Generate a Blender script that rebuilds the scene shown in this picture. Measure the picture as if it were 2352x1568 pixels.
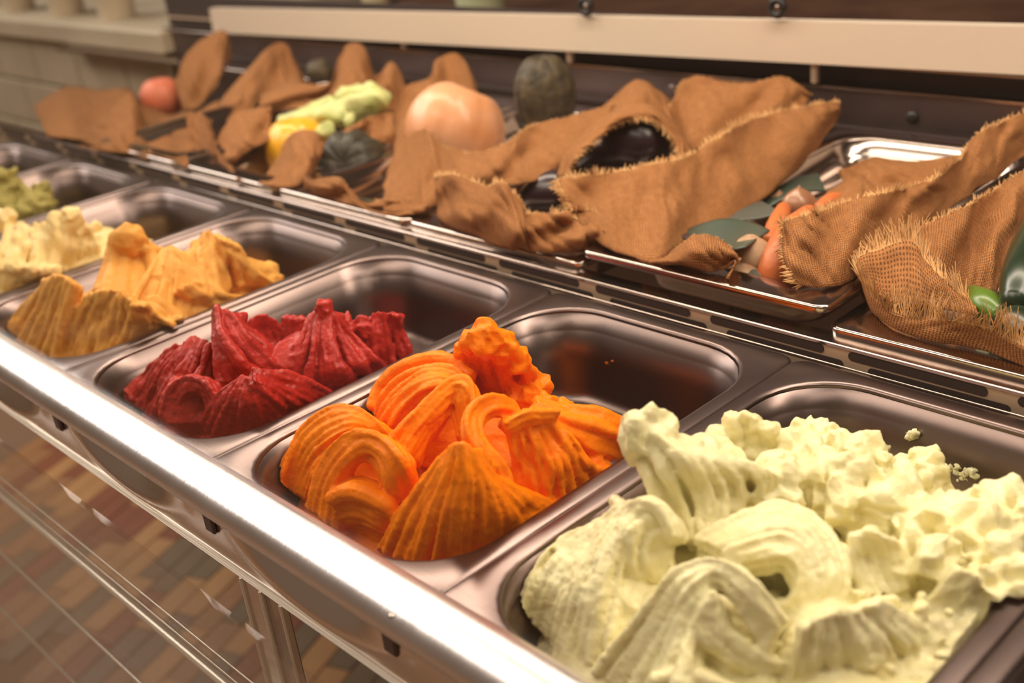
import bpy, math, random
import numpy as np
from mathutils import Matrix, Vector, noise as mnoise

for o in list(bpy.data.objects): bpy.data.objects.remove(o, do_unlink=True)
SC = bpy.context.scene
COL = SC.collection
PI = math.pi
random.seed(7)
RNG = np.random.RandomState(11)

# ------------------------------------------------------------------ camera
C = np.array([0.42797632, -0.28942531, 0.38610903])
RX, RY, RZ = 1.13795773, 0.1141471, 0.80164372
F = 2611.80451                                   # focal length in px of the 2352 px frame
def _rot(rx, ry, rz):
    cx, sx, cy, sy, cz, sz = math.cos(rx), math.sin(rx), math.cos(ry), math.sin(ry), math.cos(rz), math.sin(rz)
    return np.array([[cz,-sz,0],[sz,cz,0],[0,0,1]]) @ np.array([[cy,0,sy],[0,1,0],[-sy,0,cy]]) @ np.array([[1,0,0],[0,cx,-sx],[0,sx,cx]])
M = _rot(RX, RY, RZ)
def at(px, py, **k):
    """the point of the photograph's ray through a pixel that lies on the world plane x=, y= or z="""
    d = M @ np.array([(px-1176)/F, -(py-784)/F, -1.0])
    (a, v), = k.items(); i = 'xyz'.index(a)
    return C + d*((v-C[i])/d[i])
cam = bpy.data.cameras.new('camera'); camo = bpy.data.objects.new('camera', cam); COL.objects.link(camo)
mw = Matrix([list(M[0])+[C[0]], list(M[1])+[C[1]], list(M[2])+[C[2]], [0,0,0,1]])
camo.matrix_world = mw
cam.sensor_width = 36; cam.lens = 36*F/2352; cam.clip_start = .02
cam.dof.use_dof = True; cam.dof.focus_distance = .80; cam.dof.aperture_fstop = 5.0
SC.camera = camo

# ------------------------------------------------------------------ world, lights, exposure
w = bpy.data.worlds.new('world'); SC.world = w; w.use_nodes = True
bg = w.node_tree.nodes['Background']; bg.inputs[0].default_value = (.50, .33, .22, 1); bg.inputs[1].default_value = .30
def area(name, loc, target, sx, sy, power, col):
    l = bpy.data.lights.new(name, 'AREA'); l.shape = 'RECTANGLE'; l.size = sx; l.size_y = sy; l.energy = power; l.color = col
    o = bpy.data.objects.new(name, l); COL.objects.link(o); o.location = loc
    o.rotation_euler = (Vector(target)-Vector(loc)).to_track_quat('-Z', 'Y').to_euler()
    return o
area('canopy_light_strip', (-.30, .60, .82), (-.30, .15, 0), 2.6, .12, 23, (1, .84, .66))
area('front_fill_strip', (-.55, -.02, .86), (-.55, .42, 0), 2.4, .06, 4.5, (1, .86, .68))  # added fill, brightens the front faces of burlap and gelato
area('ceiling_light', (.9, .3, 2.3), (-.1, .2, 0), 1.0, .7, 14, (1, .88, .74))
area('shop_window_light', (-3.6, -.35, 1.85), (-.3, .1, 0), 3.0, 1.3, 84, (1, .93, .84))
area('floor_bounce_fill', (-1.2, -1.5, 2.5), (-1.2, -1.2, -.9), 2.2, 1.4, 42, (1, .86, .70))  # added lamp, lights the floor so it bounces onto the case front
vs = SC.view_settings
SC.display_settings.display_device = 'sRGB'
vs.view_transform = 'Standard'; vs.look = 'None'; vs.gamma = 1; vs.use_curve_mapping = False
vs.exposure = 0.0

# ------------------------------------------------------------------ helpers
def link(o, parent=None):
    COL.objects.link(o)
    if parent is not None: o.parent = parent
    return o
def tag(o, label=None, cat=None, group=None, kind=None):
    for k, v in (('label', label), ('category', cat), ('group', group), ('kind', kind)):
        if v: o[k] = v
    return o
def empty(name, loc=(0,0,0), rz=0):
    o = bpy.data.objects.new(name, None); o.location = [float(v) for v in loc]; o.rotation_euler = (0,0,rz); o.empty_display_size = .02
    return link(o)
def mesh(name, V, Fc, m, parent=None, smooth=True, uv=None):
    me = bpy.data.meshes.new(name)
    V = [tuple(float(c) for c in v) for v in V]
    me.from_pydata(V, [], [tuple(int(i) for i in f) for f in Fc])
    if m: me.materials.append(m)
    if smooth: me.polygons.foreach_set('use_smooth', [True]*len(me.polygons))
    if uv is not None:
        ul = me.uv_layers.new(name='uv'); li = np.zeros(len(me.loops), dtype=np.int32); me.loops.foreach_get('vertex_index', li)
        ul.data.foreach_set('uv', np.asarray(uv, dtype=np.float32)[li].ravel())
    me.update()
    return link(bpy.data.objects.new(name, me), parent)
class MB:
    def __init__(s): s.V = []; s.F = []
    def add(s, V, Fc):
        b = len(s.V); s.V += [tuple(v) for v in V]; s.F += [tuple(i+b for i in f) for f in Fc]; return s
    def box(s, a, b, bev=0):
        x0,y0,z0 = a; x1,y1,z1 = b
        if bev <= 0:
            return s.add([(x0,y0,z0),(x1,y0,z0),(x1,y1,z0),(x0,y1,z0),(x0,y0,z1),(x1,y0,z1),(x1,y1,z1),(x0,y1,z1)],
                  [(0,3,2,1),(4,5,6,7),(0,1,5,4),(1,2,6,5),(2,3,7,6),(3,0,4,7)])
        V = []
        for z, i in ((z0, bev), (z0+bev, 0), (z1-bev, 0), (z1, bev)):
            for (cx, cy, sx, sy) in ((x0,y0,1,1),(x1,y0,-1,1),(x1,y1,-1,-1),(x0,y1,1,-1)):
                c = [(cx+sx*(i+bev), cy+sy*i), (cx+sx*i, cy+sy*(i+bev))]
                if sx*sy < 0: c = c[::-1]
                V += [(c[1][0], c[1][1], z), (c[0][0], c[0][1], z)] if True else []
        Fc = [tuple(range(7,-1,-1)), tuple(range(24,32))]
        for r in range(3):
            for k in range(8):
                a_, b_ = r*8+k, r*8+(k+1)%8
                Fc.append((a_, b_, b_+8, a_+8))
        return s.add(V, Fc)
    def tube(s, P, r, n=8, cap=True):
        P = np.asarray(P, float); T = len(P); r = np.broadcast_to(np.asarray(r, float), (T,))
        t = np.gradient(P, axis=0); t /= np.linalg.norm(t, axis=1)[:,None]+1e-12
        u = np.cross(t[0], (0,0,1) if abs(t[0][2]) < .9 else (1,0,0)); u /= np.linalg.norm(u)
        V = []
        for i in range(T):
            u = u-t[i]*(u@t[i]); u /= np.linalg.norm(u)+1e-12; v = np.cross(t[i], u)
            for k in range(n):
                a = 2*PI*k/n; V.append(P[i]+r[i]*(math.cos(a)*u+math.sin(a)*v))
        Fc = [(i*n+k, i*n+(k+1)%n, (i+1)*n+(k+1)%n, (i+1)*n+k) for i in range(T-1) for k in range(n)]
        if cap:
            V += [P[0]-t[0]*r[0]*.7, P[-1]+t[-1]*r[-1]*.7]; a, b = T*n, T*n+1
            Fc += [(a, (k+1)%n, k) for k in range(n)] + [(b, (T-1)*n+k, (T-1)*n+(k+1)%n) for k in range(n)]
        return s.add(V, Fc)
    def ball(s, c, r, nu=14, nv=9, f=None):
        V = []; Fc = []
        for j in range(nv+1):
            th = PI*j/nv
            for i in range(nu):
                ph = 2*PI*i/nu; d = np.array([math.sin(th)*math.cos(ph), math.sin(th)*math.sin(ph), math.cos(th)])
                k = f(th, ph) if f else 1
                V.append(np.asarray(c)+d*np.asarray(r)*k)
        for j in range(nv):
            for i in range(nu):
                Fc.append((j*nu+i, (j+1)*nu+i, (j+1)*nu+(i+1)%nu, j*nu+(i+1)%nu))
        return s.add(V, Fc)
    def build(s, name, m, parent=None, smooth=True): return mesh(name, s.V, s.F, m, parent, smooth)
def cr(P, n):
    """Catmull-Rom resample of a polyline to n points"""
    P = np.asarray(P, float); k = len(P)
    if k == 1: return np.repeat(P, n, 0)
    Q = np.concatenate([(2*P[0]-P[1])[None], P, (2*P[-1]-P[-2])[None]])
    t = np.linspace(0, k-1, n); i = np.minimum(t.astype(int), k-2); f = (t-i).reshape((-1,)+(1,)*(P.ndim-1))
    a, b, c, d = Q[i], Q[i+1], Q[i+2], Q[i+3]
    return .5*((2*b)+(-a+c)*f+(2*a-5*b+4*c-d)*f*f+(-a+3*b-3*c+d)*f**3)
def sharp(o, ang=40):
    me = o.data
    if hasattr(me, 'set_sharp_from_angle'): me.set_sharp_from_angle(angle=math.radians(ang))
    return o

# ------------------------------------------------------------------ materials
def mat(name, col, rough=.5, metal=0., noise=None, bump=None, sss=0., coat=0., aniso=0., spec=.5, col2=None, trans=0.):
    """noise=(scale, amount) varies the colour towards col2; bump=[(scale, strength, distance)...]"""
    m = bpy.data.materials.new(name); m.use_nodes = True; nt = m.node_tree; N = nt.nodes; L = nt.links
    b = N['Principled BSDF']; b.inputs['Base Color'].default_value = (*col, 1); b.inputs['Roughness'].default_value = rough
    b.inputs['Metallic'].default_value = metal; b.inputs['Specular IOR Level'].default_value = spec
    b.inputs['Coat Weight'].default_value = coat; b.inputs['Coat Roughness'].default_value = .2
    if aniso: b.inputs['Anisotropic'].default_value = aniso
    if sss:
        b.inputs['Subsurface Weight'].default_value = sss; b.inputs['Subsurface Radius'].default_value = (1, .45, .2); b.inputs['Subsurface Scale'].default_value = .006
    tc = N.new('ShaderNodeTexCoord')
    if noise:
        n = N.new('ShaderNodeTexNoise'); n.inputs['Scale'].default_value = noise[0]; n.inputs['Detail'].default_value = 5
        mr = N.new('ShaderNodeMapRange'); mr.inputs[1].default_value = .35; mr.inputs[2].default_value = .68; mr.inputs[4].default_value = noise[1]
        mx = N.new('ShaderNodeMix'); mx.data_type = 'RGBA'; mx.inputs[6].default_value = (*col, 1); mx.inputs[7].default_value = (*(col2 or [c*.5 for c in col]), 1)
        L.new(tc.outputs['Object'], n.inputs['Vector']); L.new(n.outputs[0], mr.inputs[0]); L.new(mr.outputs[0], mx.inputs[0]); L.new(mx.outputs[2], b.inputs['Base Color'])
    last = None
    for (sc, st, di) in (bump or []):
        n = N.new('ShaderNodeTexNoise'); n.inputs['Scale'].default_value = sc; n.inputs['Detail'].default_value = 4
        bp = N.new('ShaderNodeBump'); bp.inputs['Strength'].default_value = st; bp.inputs['Distance'].default_value = di
        L.new(tc.outputs['Object'], n.inputs['Vector']); L.new(n.outputs[0], bp.inputs['Height'])
        if last: L.new(last.outputs[0], bp.inputs['Normal'])
        last = bp
    if last: L.new(last.outputs[0], b.inputs['Normal'])
    return m
def brushed(name, col, rough, scale=(4, 900, 900), st=.25):
    m = mat(name, col, rough, 1.0); nt = m.node_tree; N = nt.nodes; L = nt.links; b = N['Principled BSDF']
    tc = N.new('ShaderNodeTexCoord'); mp = N.new('ShaderNodeMapping'); mp.inputs['Scale'].default_value = scale
    n = N.new('ShaderNodeTexNoise'); n.inputs['Scale'].default_value = 1; n.inputs['Detail'].default_value = 3
    bp = N.new('ShaderNodeBump'); bp.inputs['Strength'].default_value = st; bp.inputs['Distance'].default_value = .0004
    n2 = N.new('ShaderNodeTexNoise'); n2.inputs['Scale'].default_value = 14
    mr = N.new('ShaderNodeMapRange'); mr.inputs[3].default_value = rough*.75; mr.inputs[4].default_value = rough*1.35
    L.new(tc.outputs['Object'], mp.inputs[0]); L.new(mp.outputs[0], n.inputs['Vector']); L.new(n.outputs[0], bp.inputs['Height']); L.new(bp.outputs[0], b.inputs['Normal'])
    L.new(tc.outputs['Object'], n2.inputs['Vector']); L.new(n2.outputs[0], mr.inputs[0]); L.new(mr.outputs[0], b.inputs['Roughness'])
    return m
def clear(name, tint, gloss, rough=.03, ior=1.45):
    """thin clear sheet: see-through with a fresnel reflection"""
    m = bpy.data.materials.new(name); m.use_nodes = True; nt = m.node_tree; N = nt.nodes; L = nt.links
    N.remove(N['Principled BSDF']); out = N['Material Output']
    t = N.new('ShaderNodeBsdfTransparent'); t.inputs[0].default_value = (*tint, 1)
    g = N.new('ShaderNodeBsdfGlossy'); g.inputs['Roughness'].default_value = rough
    f = N.new('ShaderNodeFresnel'); ge = N.new('ShaderNodeNewGeometry'); mi = N.new('ShaderNodeMapRange'); mi.inputs[3].default_value = ior; mi.inputs[4].default_value = 1/ior
    L.new(ge.outputs['Backfacing'], mi.inputs[0]); L.new(mi.outputs[0], f.inputs[0])
    mu = N.new('ShaderNodeMath'); mu.operation = 'MULTIPLY_ADD'; mu.inputs[1].default_value = 1.0; mu.inputs[2].default_value = gloss; mu.use_clamp = True
    mx = N.new('ShaderNodeMixShader'); L.new(f.outputs[0], mu.inputs[0]); L.new(mu.outputs[0], mx.inputs[0]); L.new(t.outputs[0], mx.inputs[1]); L.new(g.outputs[0], mx.inputs[2]); L.new(mx.outputs[0], out.inputs[0])
    return m
PAN = mat('satin_pan_steel', (.205, .158, .152), .31, 1.0, noise=(9, .5), col2=(.15, .105, .092), bump=[(60, .03, .001)])
SHINY = mat('polished_steel', (.50, .42, .38), .17, 1.0, bump=[(14, .05, .002)])
RAIL = brushed('brushed_rail_steel', (.86, .82, .82), .30, scale=(700, 60, 60), st=.7)
DARKSTEEL = brushed('dark_brushed_steel', (.20, .155, .15), .42)
LIGHTSTEEL = mat('beige_reflection_steel', (.62, .46, .33), .42, .35)  # beige base colour stands for the bright shop side mirrored in the steel
HOLE = mat('slot_shade', (.035, .02, .018), .7)  # near-black, the shade inside openings put into the colour
GLASS = clear('clear_glass', (.985, .98, .97), 0.0, .02)
ACRYL = clear('clear_acrylic', (.86, .80, .74), .28, .22)
SKIRT = mat('bright_highlight_steel', (.86, .78, .72), .20, 1.0)
ACEDGE = mat('bright_acrylic_edge', (.95, .86, .74), .2, .35)
WHITE = mat('cream_painted_board', (.72, .60, .48), .35, coat=.3)
WOODM = mat('brown_back_cabinet', (.13, .065, .045), .5, noise=(3, .8), col2=(.07, .03, .02))
BLACK = mat('black_rubber', (.012, .010, .010), .45)
STONE = mat('beige_counter_block', (.46, .38, .27), .6, noise=(5, .6), col2=(.36, .29, .20))
CUP = mat('ivory_paper_cup', (.66, .55, .40), .55)

def gelato_mat(name, col, dark, sss=.25, rough=.42, fine=1.0, coat=.08):
    return mat(name, col, rough, noise=(38, .65), col2=dark, sss=sss, coat=coat, spec=.16,
               bump=[(90, .42*fine, .002), (330, .42*fine, .0013), (900, .2*fine, .0006)])
G_OR = gelato_mat('orange_gelato', (.95, .245, .0015), (.86, .18, .001), sss=.05, coat=0, fine=.9)
G_RED = gelato_mat('raspberry_gelato', (.47, .026, .018), (.33, .012, .010), sss=.08, rough=.40, coat=.22, fine=1.2)
G_YEL = gelato_mat('mustard_yellow_gelato', (.80, .41, .095), (.68, .28, .04), sss=.2, rough=.55, fine=.8)
G_CRM = gelato_mat('cream_gelato', (.90, .72, .36), (.80, .56, .20), sss=.2, rough=.55, fine=.7)
G_GRN = gelato_mat('olive_green_gelato', (.40, .34, .10), (.26, .22, .05), sss=.1, rough=.6)
G_PIS = gelato_mat('pistachio_gelato', (.85, .80, .49), (.77, .69, .35), sss=.12, rough=.34, fine=1.0, coat=.3)

# ------------------------------------------------------------------ burlap
def burlap_mat(name, col, col2, pitch=.0026):
    m = mat(name, col, .85, spec=.15); nt = m.node_tree; N = nt.nodes; L = nt.links; b = N['Principled BSDF']
    uv = N.new('ShaderNodeUVMap'); uv.uv_map = 'uv'
    sep = N.new('ShaderNodeSeparateXYZ')
    wob = N.new('ShaderNodeTexNoise'); wob.inputs['Scale'].default_value = 60; wob.inputs['Detail'].default_value = 2
    vm = N.new('ShaderNodeVectorMath'); vm.operation = 'MULTIPLY_ADD'; vm.inputs[1].default_value = (.0035, .0035, 0)
    L.new(uv.outputs[0], wob.inputs['Vector']); L.new(wob.outputs[1], vm.inputs[0]); L.new(uv.outputs[0], vm.inputs[2]); L.new(vm.outputs[0], sep.inputs[0])
    def math_(op, a, bb=None, c=None):
        n = N.new('ShaderNodeMath'); n.operation = op
        for i, v in enumerate((a, bb, c)):
            if v is None: continue
            if isinstance(v, (int, float)): n.inputs[i].default_value = v
            else: L.new(v, n.inputs[i])
        return n.outputs[0]
    k = 2*PI/pitch/2
    sx = math_('SINE', math_('MULTIPLY', sep.outputs[0], k)); sy = math_('SINE', math_('MULTIPLY', sep.outputs[1], k))
    ax = math_('ABSOLUTE', sx); ay = math_('ABSOLUTE', sy)
    over = math_('GREATER_THAN', math_('MULTIPLY', sx, sy), 0)         # which thread lies on top
    hx = math_('MULTIPLY_ADD', over, .35, ax); hy = math_('MULTIPLY_ADD', over, -.35, ay)
    h = math_('MAXIMUM', hx, hy)
    gap = math_('MINIMUM', math_('MAXIMUM', ax, ay), 1)
    bp = N.new('ShaderNodeBump'); bp.inputs['Strength'].default_value = .9; bp.inputs['Distance'].default_value = .0009
    L.new(h, bp.inputs['Height']); L.new(bp.outputs[0], b.inputs['Normal'])
    n = N.new('ShaderNodeTexNoise'); n.inputs['Scale'].default_value = 130; n.inputs['Detail'].default_value = 6; L.new(vm.outputs[0], n.inputs['Vector'])
    mx = N.new('ShaderNodeMix'); mx.data_type = 'RGBA'; mx.inputs[6].default_value = (*col, 1); mx.inputs[7].default_value = (*col2, 1); L.new(n.outputs[0], mx.inputs[0])
    mr = N.new('ShaderNodeMapRange'); mr.inputs[1].default_value = .45; mr.inputs[2].default_value = .85; mr.inputs[3].default_value = .45; mr.inputs[4].default_value = 1.06; L.new(gap, mr.inputs[0])
    mm = N.new('ShaderNodeVectorMath'); mm.operation = 'SCALE'; L.new(mx.outputs[2], mm.inputs[0]); L.new(mr.outputs[0], mm.inputs['Scale']); L.new(mm.outputs[0], b.inputs['Base Color'])
    return m
BURLAP = burlap_mat('burlap', (.45, .205, .077), (.26, .100, .032))
FIBRE = mat('jute_fibre', (.66, .39, .17), .8, noise=(60, .8), col2=(.42, .20, .07), spec=.2)

def cloth(grid, label, fringe=(), nu=46, nv=20, th=.0013, wr=.0026, flen=.012, dens=.0016, fold=.020, fold_f=2.2):
    """grid[row][col] = (px, py, y): rows run across the strip, columns along it"""
    G = np.array(grid, float)
    G = cr(G, nv); G = np.swapaxes(cr(np.swapaxes(G, 0, 1), nu), 0, 1)          # nv x nu x 3
    sd = random.random()*50; span = np.hypot(np.ptp(G[...,0]), np.ptp(G[...,1]))
    kf = fold_f*span/220
    for j in range(nv):
        for i in range(nu):
            u, v = i/(nu-1), j/(nv-1); nn = mnoise.noise(Vector((u*kf+v*1.1+sd, v*.9, sd)))
            n2 = mnoise.noise(Vector((u*kf*2.3-v*1.7, v*1.6+sd, 3)))
            G[j, i, 2] += fold*(nn*1.5-abs(n2)*.9)*(1-.75*v**3)-fold*.5*math.sin(PI*v)
    G = np.array([[at(*p[:2], y=p[2]) for p in row] for row in G])
    for j in range(nv):
        for i in range(nu):
            p = Vector(G[j, i]*26)+Vector((sd, 0, 0)); q = Vector(G[j, i]*90)+Vector((0, sd, 0))
            G[j, i] += wr*np.array([mnoise.noise(p), mnoise.noise(p+Vector((7,3,1))), mnoise.noise(p+Vector((2,9,4)))])
            G[j, i] += wr*.3*np.array([mnoise.noise(q), mnoise.noise(q+Vector((7,3,1))), mnoise.noise(q+Vector((2,9,4)))])
    du = np.linalg.norm(np.diff(G, axis=1), axis=2); U = np.concatenate([np.zeros((nv,1)), np.cumsum(du, 1)], 1); U = np.repeat(U.mean(0)[None], nv, 0)
    dv = np.linalg.norm(np.diff(G, axis=0), axis=2); W = np.concatenate([np.zeros((1,nu)), np.cumsum(dv, 0)], 0); W = np.repeat(W.mean(1)[:,None], nu, 1)
    uv = np.stack([U, W], -1).reshape(-1, 2)
    org = G.reshape(-1, 3).mean(0); org[2] = G[..., 2].min()
    root = empty('burlap_cloth', org)
    Fc = [(j*nu+i, j*nu+i+1, (j+1)*nu+i+1, (j+1)*nu+i) for j in range(nv-1) for i in range(nu-1)]
    o = mesh('cloth_panel', G.reshape(-1, 3)-org, Fc, BURLAP, root, uv=uv)
    s = o.modifiers.new('thickness', 'SOLIDIFY'); s.thickness = th; s.offset = 0
    if fringe:
        mb = MB()
        for e in fringe:
            E, I = {'top': (G[0], G[1]), 'bottom': (G[-1], G[-2]), 'left': (G[:,0], G[:,1]), 'right': (G[:,-1], G[:,-2])}[e]
            ln = np.linalg.norm(np.diff(E, axis=0), axis=1).sum(); n = int(ln/dens)
            P = cr(E, n); Q = cr(I, n); D = P-Q; D /= np.linalg.norm(D, axis=1)[:,None]+1e-9
            Tn = np.gradient(P, axis=0); Tn /= np.linalg.norm(Tn, axis=1)[:,None]+1e-9
            for k in range(n):
                for rep in range(2):
                    L_ = flen*random.uniform(.55, 1.15); ten = .45*math.sin(k*.9+sd)+.35*random.uniform(-1, 1)
                    d = D[k]+Tn[k]*ten*.6+np.array([random.uniform(-.15,.15) for _ in range(3)]); d /= np.linalg.norm(d)
                    b = np.array([random.uniform(-1,1), random.uniform(-1,1), random.uniform(-1.3,.4)])*.0025
                    p0 = P[k]-D[k]*.002+Tn[k]*random.uniform(-.5,.5)*dens
                    mb.tube(np.array([p0, p0+d*L_*.4+b*.4, p0+d*L_+b])-org, [.0006, .0005, .00022], n=4, cap=False)
        fr = mb.build('fringe', FIBRE, root); tag(fr, 'frayed pale jute fringe', kind='stuff')
    tag(root, label, 'cloth', 'burlap cloths around the vegetables')
    return root

# ------------------------------------------------------------------ pans
def rrect(x0, x1, y0, y1, r, z, nc=8, ns=6):
    P = []
    for (cx, cy, a0) in ((x1-r, y0+r, -PI/2), (x1-r, y1-r, 0), (x0+r, y1-r, PI/2), (x0+r, y0+r, PI)):
        for k in range(nc+1):
            a = a0+PI/2*k/nc; P.append((cx+r*math.cos(a), cy+r*math.sin(a), z))
    Q = []; n = len(P); per = nc+1
    for c in range(4):
        seg = P[c*per:(c+1)*per]; Q += seg; a = seg[-1]; b = P[((c+1)*per) % n]
        for k in range(1, ns): t = k/ns; Q.append((a[0]+(b[0]-a[0])*t, a[1]+(b[1]-a[1])*t, z))
    return Q
def loft(rings, close=None):
    n = len(rings[0]); V = [p for r in rings for p in r]
    Fc = [(i*n+k, i*n+(k+1)%n, (i+1)*n+(k+1)%n, (i+1)*n+k) for i in range(len(rings)-1) for k in range(n)]
    if close: Fc.append(tuple((len(rings)-1)*n+k for k in range(n)))
    return V, Fc
def pan_meshes(W, Ln, depth, mx, my0, my1, rc, rl, lip):
    x0, x1, y0, y1 = 0, W, 0, Ln
    def R(ix, iy0, iy1, r, z): return rrect(x0+ix, x1-ix, y0+iy0, y1-iy1, r, z)
    rim = [R(.0015,.0015,.0015,rc,-lip), R(0,0,0,rc,-lip), R(0,0,0,rc,-.0015), R(.0005,.0005,.0005,rc,-.0004), R(.0018,.0018,.0018,rc,0),
           R(mx-.0035,my0-.0035,my1-.0035,rl+.003,0), R(mx-.001,my0-.001,my1-.001,rl,-.0006), R(mx,my0,my1,rl,-.0026)]
    e = .0012
    bas = [R(mx,my0,my1,rl,-.0026), R(mx+.0012,my0+.0012,my1+.0012,rl,-.017), R(mx+.003,my0+.003,my1+.003,rl-.001,-.0185)]
    tp = .010*depth/.08
    zf = -depth+.014
    bas += [R(mx+.003+tp*.5,my0+.003+tp*.5,my1+.003+tp*.5,rl-.004,(zf-.0185)/2), R(mx+.003+tp,my0+.003+tp,my1+.003+tp,rl-.008,zf)]
    for k in range(1, 5):
        a = PI/2*k/4; i = mx+.003+tp+.014*(1-math.cos(a)); bas.append(R(i, i-mx+my0, i-mx+my1, rl-.008-.008*(1-math.cos(a)), zf-.014*math.sin(a)))
    return loft(rim[::-1]), loft(bas[::-1])
def pan(cache, key, name, x, y, z, parms, m, label, cat, group):
    root = empty(name, (x, y, z))
    if key not in cache:
        (V1, F1), (V2, F2) = pan_meshes(*parms)
        n = 4*9+4*5
        F2 = [tuple(range(n))[::-1]]+F2
        a = mesh('rim', V1, F1, m, root); b = mesh('basin', V2, F2, m, root)
        for o in (a, b):
            sharp(o, 50); s = o.modifiers.new('sheet', 'SOLIDIFY'); s.thickness = .0009; s.offset = -1
        cache[key] = (a, b)
    else:
        for o in cache[key]:
            c = o.copy(); link(c); c.parent = root
    tag(root, label, cat, group)
    return root
CACHE = {}

# ================================================================== SETTING
# floor of short wood blocks, built one by one where the lower glass shows them
FLZ = -.90
fl = MB().box((-4.6, -2.6, FLZ-.05), (2.4, 2.3, FLZ-.0035)).build('floor', mat('tan_floor_screed', (.21, .115, .06), .7), smooth=False); tag(fl, kind='structure')
BLK = [mat('floor_block_%s' % n, c, .42, noise=(7, .7), col2=[v*.6 for v in c]) for n, c in
       (('tan', (.50, .25, .09)), ('russet', (.26, .075, .025)), ('grey', (.20, .125, .06)), ('brown', (.36, .165, .06)))]
ang = math.radians(112); ux = np.array([math.cos(ang), math.sin(ang)]); uy = np.array([-ux[1], ux[0]])
proto = []
for mI in BLK:
    mb = MB().box((0, 0, -.012), (.158, .052, 0), .0015); me = bpy.data.meshes.new('plank'); me.from_pydata([tuple(v) for v in mb.V], [], mb.F); me.materials.append(mI); proto.append(me)
cnt = 0
for b in range(-30, 40):
    for a in range(-20, 24):
        p = ux*(a*.1585+(b % 2)*.08+.03*math.sin(b*2.3))+uy*(b*.0524)+np.array([-1.35, .30])
        if not (-2.25 < p[0] < -.55 and .04 < p[1] < .84): continue
        if cnt >= 298: continue
        d = p-np.array([-1.5, .35])
        o = bpy.data.objects.new('plank', random.choice(proto)); link(o, fl); o.location = (p[0], p[1], FLZ+random.uniform(-.001, .0005)); o.rotation_euler = (0, 0, ang); cnt += 1
def plane_wall(name, a, b, m):
    o = MB().box(a, b).build(name, m, smooth=False); return tag(o, kind='structure')
plane_wall('wall_back', (-5.0, 2.30, FLZ), (2.6, 2.36, 2.8), WOODM)
plane_wall('wall_left', (-5.0, -2.6, FLZ), (-4.94, 2.3, 2.8), STONE)
plane_wall('ceiling', (-5.0, -2.6, 2.8), (2.6, 2.36, 2.86), mat('dim_ceiling', (.22, .15, .10), .8))

# ================================================================== GELATO PANS
GP = (.247, .360, .080, .0125, .0105, .0155, .012, .056, .006)
gel_names = {0:'pan of pale green pistachio gelato, nearest the camera', 1:'pan holding the bright orange gelato', 2:'pan holding the raspberry red gelato',
             3:'pan holding the mustard yellow gelato', 4:'pan of cream gelato at the left edge', 5:'pan of olive green gelato behind the cream one',
             6:'farthest, nearly empty pan at the left end of the row'}
pans = {}
for k in range(7):
    x0 = -.2485*k+.0
    pans[k] = pan(CACHE, 'g', 'gelato_pan', x0, 0, 0, GP, PAN, 'rectangular steel '+gel_names[k], 'pan', 'gelato pans in the front row')
pn = pan(CACHE, 'g', 'gelato_pan', .2485, 0, 0, GP, PAN, 'steel pan cut off by the lower right corner, right of the pistachio one', 'pan', 'gelato pans in the front row')

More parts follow.
